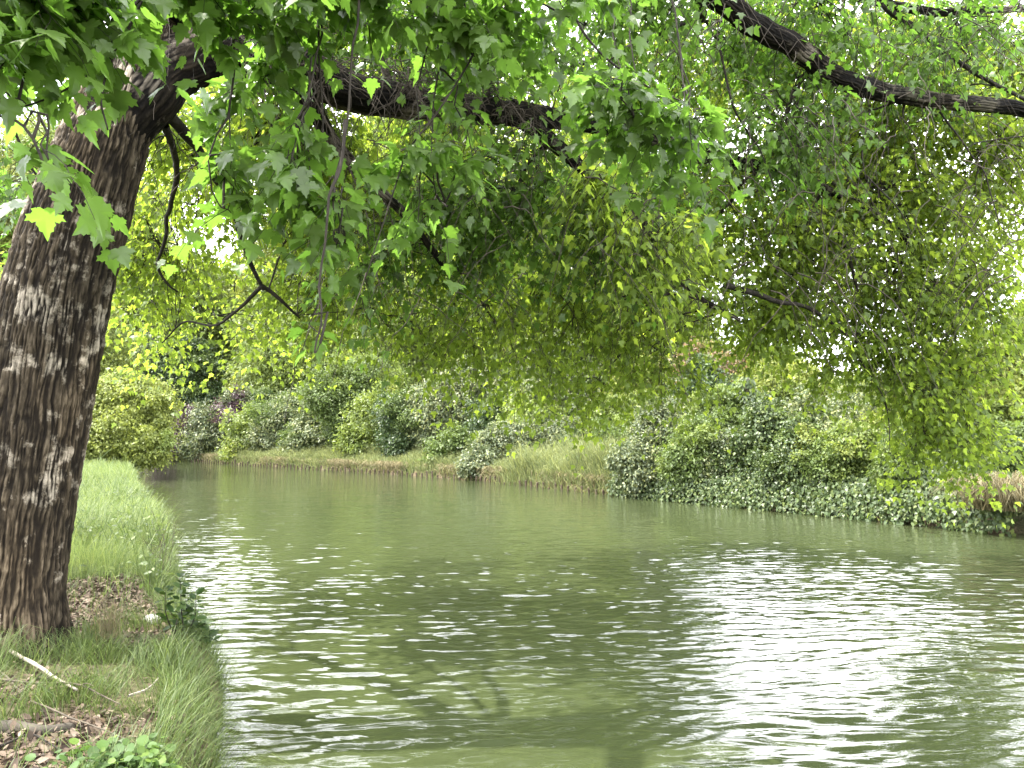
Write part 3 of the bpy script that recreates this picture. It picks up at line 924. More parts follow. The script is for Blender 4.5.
# ------------------------------------------------------------------ trees and shrubs beyond the river
def foliage_cloud(mb, lumps, size, lai, r, tmpl=T_LEAF, flat=0.0):
    """leaves in small clumps through the shells of some ellipsoids (c, radii)"""
    for c, rad in lumps:
        c, rad = np.asarray(c, float), np.asarray(rad, float)
        area = math.pi * rad[0] * rad[2] + math.pi * rad[0] * rad[1] * 0.5
        n = int(1.35 * lai * area / (0.30 * size * size))
        per = 28
        k = max(6, n // per)
        d = rand_dir(k, r)
        rr = 0.55 + 0.45 * r.random((k, 1)) ** 0.5
        rr = rr * (0.50 + 1.10 * fbm(d * 2.6 + c * 3.1, 5, 3))[:, None]
        rr = rr * np.where(r.random((k, 1)) < 0.10, 1.12 + 0.25 * r.random((k, 1)), 1.0)
        cc = c + d * rad * rr
        ci = np.repeat(np.arange(k), per)
        sg = (0.085 * rad.mean() + 0.75 * size)
        off = r.normal(0, 1, (len(ci), 3)) * sg * [1, 1, 0.55]
        pos = cc[ci] + off
        out = norm(d[ci] + 0.6 * norm(off))
        nor = norm(out * 0.7 + np.array([0, 0, 0.7]) + r.normal(0, 0.5, (k, 3))[ci] + r.normal(0, 0.28, out.shape))
        tip = norm(out * 0.5 + np.array([0, 0, -0.5]) + r.normal(0, 0.6, out.shape) * [1, 1, 1 - flat])
        s = size * (0.6 + 0.7 * r.random(len(ci)))
        mb.add(*leaves(tmpl, pos, tip, nor, s))


COUNT = [0]
TINT = {'gold': 'fresh', 'fresh': 'gold', 'green': 'fresh', 'pale': 'green', 'dark': 'green', 'grey': 'pale', 'purple': 'grey', 'pink': 'gold', 'ivy': 'green'}


def plant(name, label, cat, px, Y, lumps, mkey, size, lai=3.2, stems=3, trunk_r=0.05, group=None, wood='wood', depth=0.9, base_y=None):
    """lumps: (px, py, rx_px, ry_px[, dY]); the plant stands on the ground at px, Y"""
    COUNT[0] += 1
    r = np.random.default_rng(500 + COUNT[0])
    x = at(px, 435, Y)[0]
    base = np.array([x, Y, gz(x, Y)])
    e = empty(name, base, label, cat, group)
    L = []
    for q in lumps:
        dy = q[4] if len(q) > 4 else 0.0
        c = at(q[0], q[1], Y + dy)
        rx, rz = q[2] / F * Y, q[3] / F * Y
        L.append((c, (rx, min(rx, rz) * depth + 0.15 * rx, rz)))
    extra = []
    for c, rad in L:
        for _ in range(4):
            d = norm(r.normal(size=3) + [0, 0, 0.45])
            extra.append((c + d * np.array(rad) * (0.8 + 0.3 * r.random()), np.array(rad) * (0.28 + 0.28 * r.random())))
    mb = MB()
    for c, rad in L:
        for _ in range(3):
            c2 = np.asarray(c) + np.array([r.normal(0, 0.5) * rad[0], r.normal(0, 0.3) * rad[1], rad[2] * (0.75 + 0.35 * r.random())])
            extra.append((c2, np.array([rad[0] * (0.14 + 0.12 * r.random()), rad[1] * 0.2, rad[2] * (0.30 + 0.3 * r.random())])))
    extra = [q for q in extra if q[0][2] - q[1][2] > 0.1]
    tree = name.endswith("tree")
    foliage_cloud(mb, L + extra[::2], size, lai, r)
    mb.build("crown" if tree else "foliage", M[mkey], e, base)
    mb = MB()
    foliage_cloud(mb, extra[1::2], size * 0.85, lai * 0.8, r)
    mb.build("crown" if tree else "foliage", M[TINT[mkey]], e, base)
    for k in range(stems):
        c, rad = L[k % len(L)]
        b0 = base + np.array([r.normal(0, 0.12) * (stems > 1) * max(1, trunk_r * 12), r.normal(0, 0.12) * (stems > 1), -0.05])
        top = np.asarray(c) + np.array([0, 0, rad[2] * 0.5]) + r.normal(0, 0.15, 3) * rad
        m1 = b0 * 0.6 + top * 0.4 + r.normal(0, 0.06, 3) * np.linalg.norm(top - b0)
        w = MB()
        v, f, p = tube([b0, m1, top], [trunk_r, trunk_r * 0.7, trunk_r * 0.25], 16, 7, 0.1, k)
        w.add(v, f)
        # limbs into every lump
        for j, (c2, rad2) in enumerate(L):
            if j % stems == k:
                for _ in range(3):
                    t2 = np.asarray(c2) + rand_dir(1, r)[0] * np.asarray(rad2) * 0.75
                    s0 = p[r.integers(5, 14)]
                    v, f, _p = tube([s0, (s0 + t2) / 2 + [0, 0, 0.1], t2], [trunk_r * 0.4, trunk_r * 0.25, trunk_r * 0.08], 10, 5, 0.1, j)
                    w.add(v, f)
        w.build("trunk" if (tree and stems == 1) else "stem", M[wood], e, base, True)
    return e


# second row: taller trees that close the view
for i, (px, Y, top, w, mk, lab) in enumerate((
        (112, 84, 165, 64, 'fresh', "tall leafy tree far up the left bank beside the maple trunk"),
        (335, 80, 150, 70, 'fresh', "tall bright green tree above the pale house"),
        (395, 76, 225, 56, 'green', "mid green tree rising behind the round leafy tree"),
        (520, 70, 230, 66, 'fresh', "tall light tree behind the dense dark shrub and spreading bush"),
        (655, 66, 300, 50, 'fresh', "light green tree behind the orange tiled roof"),
        (560, 54, 345, 44, 'pale', "pale tree behind the silvery tree on the grass mound"),
        (640, 47, 365, 40, 'gold', "yellow green tree just in front of the orange tiled roof's left end"),
        (760, 52, 345, 46, 'fresh', "light green tree behind the airy yellow tree"),
        (850, 44, 378, 44, 'fresh', "low light green tree behind the thin pale stemmed tree"),
        (940, 40, 362, 46, 'gold', "yellow green tree behind the dark hollow in the bank"),
        (1050, 34, 300, 50, 'fresh', "tall light green tree closing the end of the ivy bank"))):
    h = 462 - top
    plant("tree", lab, "tree", px, Y, [(px, top + h * .28, w * .8, h * .28), (px - w * .5, top + h * .5, w * .7, h * .26), (px + w * .5, top + h * .52, w * .7, h * .26),
          (px, top + h * .72, w, h * .22), (px - w * .6, top + h * .82, w * .6, h * .16), (px + w * .6, top + h * .82, w * .6, h * .16)], mk, 0.0042 * Y, 4.6, 1, 0.22)

# left bank, beyond the meadow
plant("shrub", "golden green rounded shrub at the end of the grassy bank beside the maple trunk", "shrub", 128, 39.5,
      [(128, 428, 36, 34), (104, 438, 26, 30), (148, 404, 26, 20), (116, 396, 30, 18), (146, 446, 22, 18, -1)], 'gold', 0.15, 3.6, 4)
plant("tree", "tall yellow green tree glimpsed behind the maple trunk on the grassy bank", "tree", 20, 46,
      [(10, 300, 60, 55), (-40, 250, 70, 60), (60, 340, 50, 45), (0, 200, 80, 60), (20, 390, 50, 40)], 'gold', 0.20, 2.6, 1, 0.25)
plant("cedar_tree", "dark flat-boughed conifer behind the golden shrub", "tree", 175, 76,
      [(180, 368, 42, 12), (168, 384, 46, 10), (190, 398, 44, 10), (175, 352, 32, 10), (185, 412, 42, 10)], 'dark', 0.26, 3.4, 1, 0.3)
plant("tree", "very tall pale green tree filling the end of the river bend", "tree", 215, 92,
      [(200, 320, 55, 45), (150, 315, 50, 50), (250, 335, 45, 45), (215, 370, 55, 35), (130, 290, 40, 40)], 'fresh', 0.32, 2.8, 1, 0.4)
plant("shrub", "purple leaved shrub at the water's edge beside the golden shrub", "shrub", 174, 66,
      [(174, 432, 20, 20), (166, 446, 16, 14), (186, 440, 14, 16)], 'purple', 0.2, 3.4, 3)
plant("shrub", "grey green shrub drooping to the water between the two purple shrubs", "shrub", 208, 65,
      [(208, 436, 20, 20), (200, 450, 18, 12), (220, 446, 18, 14), (212, 420, 14, 12)], 'grey', 0.2, 3.4, 3)
plant("shrub", "taller purple leaved shrub rising behind the far grassy edge", "shrub", 238, 66,
      [(236, 416, 20, 20), (244, 436, 16, 18), (228, 428, 14, 14)], 'purple', 0.2, 3.2, 3)
plant("conifer_tree", "small blue green conifer beside the taller purple shrub", "tree", 262, 62,
      [(264, 440, 18, 12), (264, 426, 15, 10), (263, 412, 11, 10), (262, 400, 7, 9)], 'dark', 0.18, 3.6, 1, 0.12)
plant("shrub", "broad soft green shrub above the straw coloured bank edge", "shrub", 294, 59,
      [(294, 424, 34, 22), (276, 436, 24, 16), (316, 434, 22, 18), (300, 408, 24, 16)], 'pale', 0.19, 3.4, 4)
plant("tree", "tall pale tree rising behind the broad soft green shrub", "tree", 300, 74,
      [(300, 350, 46, 36), (275, 372, 36, 26), (330, 366, 40, 34), (310, 392, 44, 24), (345, 330, 36, 36)], 'fresh', 0.26, 3.0, 1, 0.3)
plant("tree", "round leafy tree with light green crown over the staked bank", "tree", 350, 53,
      [(350, 408, 32, 26), (372, 384, 30, 24), (335, 390, 26, 24), (356, 430, 30, 18), (380, 410, 22, 22)], 'green', 0.18, 3.4, 1, 0.18)
plant("shrub", "dark green bush hanging down to the wooden stakes", "shrub", 402, 47.5,
      [(402, 436, 20, 22), (398, 414, 18, 18), (410, 452, 20, 12)], 'dark', 0.16, 3.8, 4)
plant("tree", "tall background tree with bright yellow green crown above the middle of the far bank", "tree", 440, 66,
      [(430, 300, 70, 60), (470, 230, 80, 60), (400, 350, 50, 40), (480, 340, 60, 50), (440, 170, 70, 60), (430, 385, 60, 30)], 'fresh', 0.26, 2.8, 1, 0.4)
plant("tree", "broad pale leaved tree with an open crown behind the staked bank", "tree", 455, 46.5,
      [(456, 402, 38, 26), (480, 384, 32, 24), (436, 420, 24, 22), (462, 432, 32, 20), (436, 440, 16, 16)], 'pale', 0.17, 3.0, 1, 0.16)
plant("shrub", "dense dark shrub in the shade behind the spreading bush", "shrub", 505, 43.5,
      [(496, 430, 28, 24), (522, 414, 26, 22), (540, 430, 24, 22)], 'dark', 0.16, 3.6, 4)
plant("shrub", "spreading grey green bush that trails into the water", "shrub", 498, 39.2,
      [(500, 456, 30, 18), (484, 466, 20, 13, -1), (530, 446, 30, 16), (558, 442, 24, 16), (510, 440, 26, 14)], 'grey', 0.13, 3.8, 5)
plant("tree", "tall background tree with dense yellow crown behind the pale leaved trees", "tree", 590, 60,
      [(590, 300, 70, 60), (560, 230, 70, 60), (630, 240, 60, 60), (590, 370, 70, 40), (600, 180, 60, 50)], 'fresh', 0.25, 2.8, 1, 0.4)
plant("tree", "silvery pale leaved tree above the sunny grass mound", "tree", 566, 42,
      [(566, 404, 36, 26), (540, 396, 26, 20), (590, 424, 24, 22), (574, 438, 22, 16)], 'pale', 0.16, 3.0, 1, 0.14)
plant("shrub", "dark hollowed shrub at the back of the sunny grass mound", "shrub", 588, 37.5,
      [(586, 446, 20, 16), (600, 440, 14, 16)], 'dark', 0.14, 3.6, 3)
plant("shrub", "light yellow green shrub below the orange tiled roof", "shrub", 622, 37,
      [(622, 430, 28, 24), (606, 420, 20, 20), (640, 416, 24, 20)], 'fresh', 0.14, 3.4, 4)
plant("shrub", "big mixed evergreen shrub reaching the water after the sunny grass mound", "shrub", 668, 28.2,
      [(656, 452, 32, 28), (690, 442, 34, 30), (642, 472, 22, 20, -0.8), (676, 478, 30, 18, -0.8), (668, 425, 26, 22)], 'grey', 0.12, 3.8, 6)
plant("tree", "dark green tree just beside the orange tiled roof", "tree", 700, 33,
      [(700, 388, 26, 24), (716, 404, 26, 22), (690, 412, 24, 20)], 'dark', 0.15, 3.4, 1, 0.12)
plant("shrub", "olive green shrub between the dark tree and the ivy clad stump", "shrub", 726, 27,
      [(724, 424, 30, 26), (738, 446, 26, 24), (712, 460, 26, 22), (735, 404, 20, 16)], 'green', 0.12, 3.6, 5)
plant("tree", "pinkish blossoming tree top above the olive shrub", "tree", 722, 43,
      [(722, 374, 32, 24), (745, 392, 26, 20), (700, 362, 24, 16)], 'pink', 0.16, 2.2, 1, 0.12)
plant("tree", "yellow leaved airy tree above the shrubs of the far bank", "tree", 782, 35,
      [(782, 384, 34, 22), (805, 396, 24, 18), (762, 398, 24, 20), (780, 414, 34, 18)], 'gold', 0.15, 2.4, 1, 0.11)
plant("shrub", "leafy laurel-like shrub leaning over the ivy near the ivy clad stump", "shrub", 768, 24.6,
      [(764, 444, 30, 26), (790, 456, 26, 24), (748, 468, 24, 20), (776, 478, 30, 18), (772, 424, 22, 18)], 'ivy', 0.12, 3.6, 5)
plant("shrub", "bright yellow bush lit at the foot of the pale stemmed tree", "shrub", 817, 22.6,
      [(816, 458, 16, 15), (822, 468, 14, 11), (806, 448, 12, 13)], 'gold', 0.10, 3.0, 3, 0.02)
plant("young_tree", "thin young tree with bare pale stems and few leaves", "tree", 828, 23.5,
      [(832, 430, 34, 30), (850, 412, 26, 20), (808, 420, 22, 22)], 'pale', 0.11, 0.9, 4, 0.028, None, 'palewood')
plant("fern_shrub", "feathery green shrub with arching fronds above the ivy", "shrub", 866, 21.6,
      [(862, 450, 28, 22), (884, 440, 22, 20), (850, 466, 22, 16), (872, 470, 24, 16)], 'fresh', 0.10, 2.6, 5, 0.025)
plant("shrub", "upright dark green bush beside the dark hollow", "shrub", 912, 20.0,
      [(908, 470, 22, 24), (920, 486, 20, 18), (902, 450, 16, 16), (898, 488, 18, 14)], 'green', 0.10, 3.8, 5, 0.03)
plant("shrub", "shaded brown-stemmed bush over the dark hollow in the bank", "shrub", 960, 20.5,
      [(956, 468, 24, 16), (976, 476, 18, 16), (948, 486, 16, 14)], 'dark', 0.10, 2.6, 6, 0.03)
plant("tree", "light yellow tree showing behind the drooping maple boughs", "tree", 920, 25.5,
      [(905, 400, 36, 30), (935, 424, 30, 26), (880, 425, 26, 22), (940, 380, 26, 24)], 'gold', 0.13, 2.6, 1, 0.09)
plant("tree", "bright yellow green tree at the far end of the ivy bank", "tree", 1005, 24,
      [(1000, 372, 36, 36), (1025, 410, 34, 34), (985, 420, 24, 28), (1035, 350, 30, 30)], 'gold', 0.13, 2.8, 1, 0.10)
plant("shrub", "green bush standing over the hanging straw grass", "shrub", 1012, 18.8,
      [(1008, 460, 26, 22), (1028, 446, 26, 24), (1000, 476, 20, 12), (1040, 470, 24, 20)], 'green', 0.09, 3.2, 5, 0.03)


for i, (px, Y, w, h, mk, lab) in enumerate((
        (330, 57, 22, 20, 'green', "rounded green bush between the soft green shrub and the round tree"),
        (430, 51, 22, 20, 'green', "fresh green bush in front of the pale house"),
        (455, 42.5, 24, 15, 'green', "low green bush under the broad pale tree by the stakes"),
        (620, 33, 26, 18, 'green', "green bush at the back of the sunny mound next to the evergreen shrub"),
        (545, 40, 26, 18, 'grey', "grey green bush behind the sunny grass mound"),
        (700, 25.8, 28, 26, 'green', "leafy green bush just above the start of the ivy"),
        (800, 22.8, 30, 20, 'ivy', "dark glossy bush behind the bright yellow bush"),
        (840, 21.8, 26, 20, 'green', "green bush at the foot of the thin pale stemmed tree"),
        (256, 61, 22, 24, 'fresh', "bright green bush beside the blue green conifer on the far bank"),
        (318, 56, 24, 30, 'pale', "pale green tall bush just before the round leafy tree"),
        (374, 50.5, 26, 33, 'fresh', "bright leafy bush under the round leafy tree's outer side"),
        (428, 47.5, 22, 34, 'pale', "pale green tall bush between the dark hanging bush and the open crowned tree"),
        (532, 41, 30, 33, 'fresh', "bright green tall bush rising behind the spreading trailing bush"),
        (740, 25.0, 26, 18, 'grey', "grey green bush at the base of the ivy clad trunk"))):
    plant("shrub", lab, "shrub", px, Y, [(px, 462 - h + (Y < 30) * 14, w, h), (px - w * .6, 468 - h * .6 + (Y < 30) * 14, w * .7, h * .7), (px + w * .6, 466 - h * .7 + (Y < 30) * 14, w * .7, h * .8)], mk, 0.0040 * Y + 0.01, 3.4, 4, 0.03)


def woodland():
    r = np.random.default_rng(91)
    mb = MB()
    L = []
    for k in range(46):
        x = -150 + k * 5.4 + r.normal(0, 2)
        y = 118 + r.normal(0, 8)
        h = 5 + 3 * r.random() if x > 0 else 8 + 4 * r.random()
        L.append(((x, y, h * 0.45), (5, 4, h * 0.55)))
    foliage_cloud(mb, L, 0.75, 2.6, r)
    o = mb.build("distant_woodland", M['fresh'])
    tag(o, "distant green woodland closing the view behind both banks", kind="stuff")


woodland()


# ivy over the right hand bank, hanging down to the water
def polyline_at(P, s):
    seg = np.linalg.norm(np.diff(P, axis=0), axis=1)
    cum = np.concatenate([[0], np.cumsum(seg)])
    s = np.asarray(s)
    i = np.clip(np.searchsorted(cum, s, 'right') - 1, 0, len(seg) - 1)
    t = ((s - cum[i]) / seg[i])[:, None]
    d = (P[i + 1] - P[i]) / seg[i][:, None]
    return P[i] + (P[i + 1] - P[i]) * t, np.stack([d[:, 1], -d[:, 0]], -1), cum


def ivy():
    r = np.random.default_rng(33)
    n = 26000
    _, _, cum = polyline_at(RBANK, np.array([0.0]))
    s0, s1 = cum[2] - 0.4, cum[4] + 0.3
    s = s0 + (s1 - s0) * r.random(n)
    p, out, _ = polyline_at(RBANK, s)
    t = r.random(n)
    prof_h = 0.85 + 0.75 * fbm(np.stack([s * 0.55, 0 * s, 0 * s], -1), 3, 3)
    off = -0.40 + 1.9 * t ** 1.4 + r.normal(0, 0.10, n)
    bul = 0.30 * np.sin(np.clip(t, 0, 1) * math.pi)
    z = 0.02 + prof_h * 1.15 * t ** 0.75 + bul + 0.28 * (fbm(np.stack([s * 2.0, t * 4, 0 * s], -1), 8, 3) - 0.5) + r.normal(0, 0.05, n)
    pos = np.stack([p[:, 0] + out[:, 0] * off, p[:, 1] + out[:, 1] * off, z], -1)
    o3 = np.stack([-out[:, 0], -out[:, 1], np.full(n, 0.55)], -1)
    nor = norm(o3 + r.normal(0, 0.38, (n, 3)))
    tip = norm(np.array([0, 0, -1.0]) + r.normal(0, 0.45, (n, 3)) - 0.2 * np.stack([out[:, 0], out[:, 1], 0 * s], -1))
    mb = MB()
    mb.add(*leaves(T_IVY, pos, tip, nor, 0.092 * (0.6 + 0.7 * r.random(n))))
    o = mb.build("ivy", M['ivy'])
    tag(o, "mass of glossy ivy hanging down the bank to the water", kind="stuff")


ivy()


def ivy_stump():
    r = np.random.default_rng(34)
    x = at(748, 435, 26.0)[0]
    b = np.array([x, 26.0, gz(x, 26.0)])
    top = at(747, 378, 26.0)
    e = empty("ivy_clad_trunk", b, "slender dead trunk wrapped in ivy behind the olive shrub", "tree trunk")
    mb = MB(); v, f, p = tube([b, (b + top) / 2 + [0.1, 0, 0], top], [0.14, 0.12, 0.07], 20, 8, 0.15, 4); mb.add(v, f)
    mb.build("trunk", M['wood'], e, b, True)
    n = 1500
    t = r.random(n)
    c = b + (top - b) * t[:, None]
    d = norm(rand_dir(n, r) * [1, 1, 0.3])
    rad = 0.16 + 0.14 * fbm(np.stack([t * 9, 0 * t, 0 * t], -1), 5, 2) + 0.03 * r.random(n)
    mb = MB(); mb.add(*leaves(T_IVY, c + d * rad[:, None], norm(d * 0.4 + [0, 0, -1] + r.normal(0, 0.4, (n, 3))), norm(d + [0, 0, 0.5]), 0.12 * (0.6 + 0.6 * r.random(n))))
    mb.build("ivy_cover", M['ivy'], e, b)


ivy_stump()


# ------------------------------------------------------------------ houses glimpsed beyond
def box(a, b):
    a, b = np.array(a, float), np.array(b, float)
    v = np.array([[(a, b)[i][0], (a, b)[j][1], (a, b)[k][2]] for k in (0, 1) for j in (0, 1) for i in (0, 1)])
    return v, np.array([[0, 2, 3, 1], [4, 5, 7, 6], [0, 1, 5, 4], [2, 6, 7, 3], [0, 4, 6, 2], [1, 3, 7, 5]])


def house(loc, label, w, d, hw, hr, group=None):
    e = empty("house", loc, label, "house", group)
    mb = MB(); mb.add(*box((-w / 2, -d / 2, -0.5), (w / 2, d / 2, hw)))
    wl_ = mb.build("wall", M['render'], e)
    o = 0.45
    v = np.array([(-w / 2 - o, -d / 2 - o, hw), (w / 2 + o, -d / 2 - o, hw), (w / 2 + o, d / 2 + o, hw), (-w / 2 - o, d / 2 + o, hw), (-w / 2 - o, 0, hw + hr), (w / 2 + o, 0, hw + hr)])
    mb = MB(); mb.add(v, [np.array([[0, 1, 5, 4], [2, 3, 4, 5], [3, 2, 1, 0]]), np.array([[0, 4, 3], [1, 2, 5]])])
    mb.build("roof", M['roof'], e)
    for k in (-1, 1):
        mb = MB(); mb.add(*box((k * w * 0.25 - 0.5, -d / 2 - 0.03, 1.1), (k * w * 0.25 + 0.5, -d / 2 + 0.02, 2.3)))
        mb.build("window", M['dark_glass'], e)
    return e


M['dark_glass'] = plain_mat("window_glass", [(0, (0.02, 0.025, 0.03)), (1, (0.03, 0.035, 0.04))], 1, 0.1, 0)
q = at(662, 435, 58)
house((q[0], 60, gz(q[0], 60)), "house with orange tiled roof showing above the far bank shrubs", 6, 6, 4.2, 2.0)
q = at(428, 435, 66)
house((q[0], 64, gz(q[0], 64)), "pale rendered house glimpsed between the trees above the staked bank", 5, 5, 3.6, 1.4)


# ------------------------------------------------------------------ stakes along the far edge
def stakes():
    _, _, cum = polyline_at(RBANK, np.array([0.0]))
    s = np.arange(cum[4] + 0.2, cum[8] + 1.5, 0.46)
    p, out, _ = polyline_at(RBANK, s)
    mb = MB()
    v, f, _p = tube([(0, 0, -0.5), (0, 0, 0.1), (0, 0, 0.24)], [0.050, 0.048, 0.042], 6, 8)
    mb.add(v, f)
    src = mb.build("wooden_stake", M['stake'])
    tag(src, "weathered brown wooden stake in the row edging the far bank at the waterline", "stake", "wooden stakes edging the far bank")
    r = np.random.default_rng(3)
    for i in range(len(s)):
        o = src if i == 0 else src.copy()
        if i: COL.objects.link(o)
        o.location = (p[i, 0] - out[i, 0] * 0.28, p[i, 1] - out[i, 1] * 0.28, r.normal(-0.02, 0.06))
        o.rotation_euler = (r.normal(0, 0.09), r.normal(0, 0.09), r.random() * 6)


stakes()


# ------------------------------------------------------------------ grass
def blades(pos, height, width, lean, r, tips=None, bend=0.5):
    n = len(pos)
    a = r.random(n) * 2 * math.pi
    d = np.stack([np.cos(a), np.sin(a), 0 * a], -1)
    if tips is not None:
        d = norm(d + tips)
    b = r.random(n) * 2 * math.pi
    s = np.stack([np.cos(b), np.sin(b), 0 * b], -1)
    up = np.array([0, 0, 1.0])
    h = height[:, None]
    l = (lean * (0.3 + r.random(n)))[:, None]
    p1 = pos + up * h * 0.5 + d * h * l * 0.25
    p2 = pos + up * h * (0.88 - 0.1 * l) + d * h * l * 0.62
    p3 = pos + up * h * (1.0 - bend * 0.5 * l) + d * h * l * 1.05
    w = width[:, None] * s
    v = np.stack([pos - w, pos + w, p1 - w * 0.85, p1 + w * 0.85, p2 - w * 0.5, p2 + w * 0.5, p3], 1)
    i = (np.arange(n) * 7)[:, None]
    q = np.concatenate([i + [0, 1, 3, 2], i + [2, 3, 5, 4]])
    t = i + [4, 5, 6]
    return v.reshape(-1, 3), [q, t]


def on_land(x, y, lo=0.0):
    h, dl, dr = land(x, y)
    return h, dl, dr


def near_grass():
    r = np.random.default_rng(41)
    n = 105000
    x = -6.5 + 6.5 * r.random(n)
    y = 2.6 + 6.4 * r.random(n)
    h, dl, dr = land(x, y)
    p = np.stack([x, y, 0 * x], -1)
    dens = np.clip(fbm(p * 2.6, 61, 4) * 4.6 - 1.55, 0.05, 1)
    dens *= 1 - 0.93 * np.clip(bare_mask(x, y), 0, 1)
    dens = np.where(dl < 0.35, np.maximum(dens, 0.8), dens)
    trunk = np.hypot(x - TREE[0], y - TREE[1])
    ok = (r.random(n) < dens) & (dl > -0.03) & (trunk > 0.47)
    x, y, h, dl = x[ok], y[ok], h[ok], dl[ok]
    n = len(x)
    p = np.stack([x, y, 0 * x], -1)
    ht = (0.07 + 0.30 * fbm(p * 1.3, 71, 2) ** 1.4) * (0.5 + 0.9 * r.random(n))
    ht = np.where(dl < 0.4, ht * 1.2, ht)
    # clumps lean together; by the edge they hang to the water
    a = fbm(p * 2.1, 81, 2) * 12
    tips = np.stack([np.cos(a), np.sin(a), 0 * a], -1) * 1.1
    edge = (1 - smooth(0.0, 0.4, dl))[:, None]
    tips = tips * (1 - edge) + edge * np.array([0.9, 0.3, 0])
    mb = MB()
    mb.add(*blades(np.stack([x, y, h - 0.01], -1), ht, 0.0013 + 0.0016 * r.random(n), 0.9 + 0.6 * edge[:, 0], r, tips, 0.9))
    o = mb.build("grass", M['grass'])
    tag(o, "tufty green grass round the maple foot and along the bank edge", kind="stuff")


def meadow():
    r = np.random.default_rng(42)
    mb = MB()
    for (y0, y1, n, hh, w) in ((7.6, 14, 38000, 0.50, 0.0026), (14, 26, 38000, 0.52, 0.0052), (26, 52, 36000, 0.5, 0.010)):
        y = y0 + (y1 - y0) * r.random(n)
        e = np.interp(y, LBANK[:, 1], LBANK[:, 0])
        x = e - (0.0 + (7.0 + y * 0.08) * r.random(n) ** 1.2)
        h, dl, dr = land(x, y)
        keep = (dl > -0.02) & (r.random(n) > 0.95 * np.clip(bare_mask(x, y), 0, 1)) & (r.random(n) < smooth(7.3, 9.0, y) + 0.15)
        x, y, h = x[keep], y[keep], h[keep]
        p = np.stack([x, y, 0 * x], -1)
        ht = hh * (0.25 + 1.3 * fbm(p * 1.1, 91, 3)) * (0.45 + 0.8 * r.random(len(x))) * np.where(r.random(len(x)) < 0.04, 1.5, 1.0)
        a = fbm(p * 0.9, 95, 2) * 10
        tips = np.stack([np.cos(a), np.sin(a), 0 * a], -1)
        mb.add(*blades(np.stack([x, y, h - 0.01], -1), ht, w * (0.6 + 0.6 * r.random(len(x))), np.full(len(x), 0.7), r, tips, 0.7))
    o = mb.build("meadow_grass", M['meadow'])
    tag(o, "long pale wispy grass on the sunny bank beyond the maple", kind="stuff")


def meadow_weeds():
    r = np.random.default_rng(46)
    mb = MB()
    n = 9000
    y = 7.8 + 16 * r.random(n) ** 1.5
    e = np.interp(y, LBANK[:, 1], LBANK[:, 0])
    x = e - 0.02 - 4.5 * r.random(n) ** 1.3
    h, dl, dr = land(x, y)
    p = np.stack([x, y, 0 * x], -1)
    ok = (r.random(n) < np.clip(fbm(p * 1.4, 17, 3) * 5 - 2.4, 0, 1)) & (dl > 0)
    x, y, h = x[ok], y[ok], h[ok]
    mb.add(*blades(np.stack([x, y, h - 0.01], -1), (0.30 + 0.45 * r.random(len(x))), 0.0035 + 0.004 * r.random(len(x)), np.full(len(x), 0.8), r, None, 0.8))
    m = 5200
    i = r.integers(0, len(x), m)
    pos = np.stack([x[i], y[i], h[i]], -1) + np.stack([r.normal(0, 0.06, m), r.normal(0, 0.06, m), 0.08 + 0.34 * r.random(m)], -1)
    mb.add(*leaves(T_OVAL, pos, norm(r.normal(size=(m, 3)) * [1, 1, 0.4]), norm(r.normal(size=(m, 3)) * 0.4 + [0, 0, 1]), 0.04 + 0.06 * r.random(m)))
    o = mb.build("meadow_weeds", M['grass'])
    tag(o, "darker green weeds growing in clumps through the pale long grass", kind="stuff")


meadow_weeds()


def far_grass():
    r = np.random.default_rng(43)
    _, _, cum = polyline_at(RBANK, np.array([0.0]))
    n = 52000
    s = cum[3] + (cum[9] - cum[3]) * r.random(n)
    p, out, _ = polyline_at(RBANK, s)
    off = -0.12 + 3.4 * r.random(n) ** 1.5
    x, y = p[:, 0] + out[:, 0] * off, p[:, 1] + out[:, 1] * off
    h, dl, dr = land(x, y)
    q = np.stack([x, y, 0 * x], -1)
    ht = (0.25 + 0.95 * fbm(q * 0.6, 97, 3) ** 1.5) * (0.6 + 0.7 * r.random(n))
    ht *= np.where(off < 0.4, 0.6, 1.0) * np.where((y > 28.5) & (y < 36), 1.9, 1.0)
    mb = MB()
    mb.add(*blades(np.stack([x, y, h - 0.02], -1), ht, 0.010 + 0.010 * r.random(n), np.full(n, 0.7), r, np.stack([-out[:, 0], -out[:, 1], 0 * s], -1) * 0.7, 0.8))
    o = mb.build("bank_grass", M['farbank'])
    tag(o, "sunlit yellow green grass along the top of the far bank", kind="stuff")


def bank_fringe():
    r = np.random.default_rng(44)
    _, _, cum = polyline_at(RBANK, np.array([0.0]))
    n = 15000
    s = cum[4] + (cum[9] - cum[4]) * r.random(n)
    p, out, _ = polyline_at(RBANK, s)
    off = -0.12 + 0.75 * r.random(n)
    keep = r.random(n) < np.clip(fbm(np.stack([s * 0.35, 0 * s, 0 * s], -1), 12, 3) * 3.0 - 1.45, 0.05, 1)
    p, out, off = p[keep], out[keep], off[keep]
    x, y = p[:, 0] + out[:, 0] * off, p[:, 1] + out[:, 1] * off
    h = land(x, y)[0]
    n = len(x)
    mb = MB()
    mb.add(*blades(np.stack([x, y, h - 0.02], -1), 0.25 + 0.3 * r.random(n), 0.012 + 0.010 * r.random(n), np.full(n, 1.2), r, np.stack([-out[:, 0], -out[:, 1], 0 * x], -1) * 1.2, 1.1))
    o = mb.build("dry_bank_grass", M['straw'])
    tag(o, "straw coloured dry grass hanging over the stakes of the far bank", kind="stuff")


bank_fringe()
near_grass()
meadow()
far_grass()


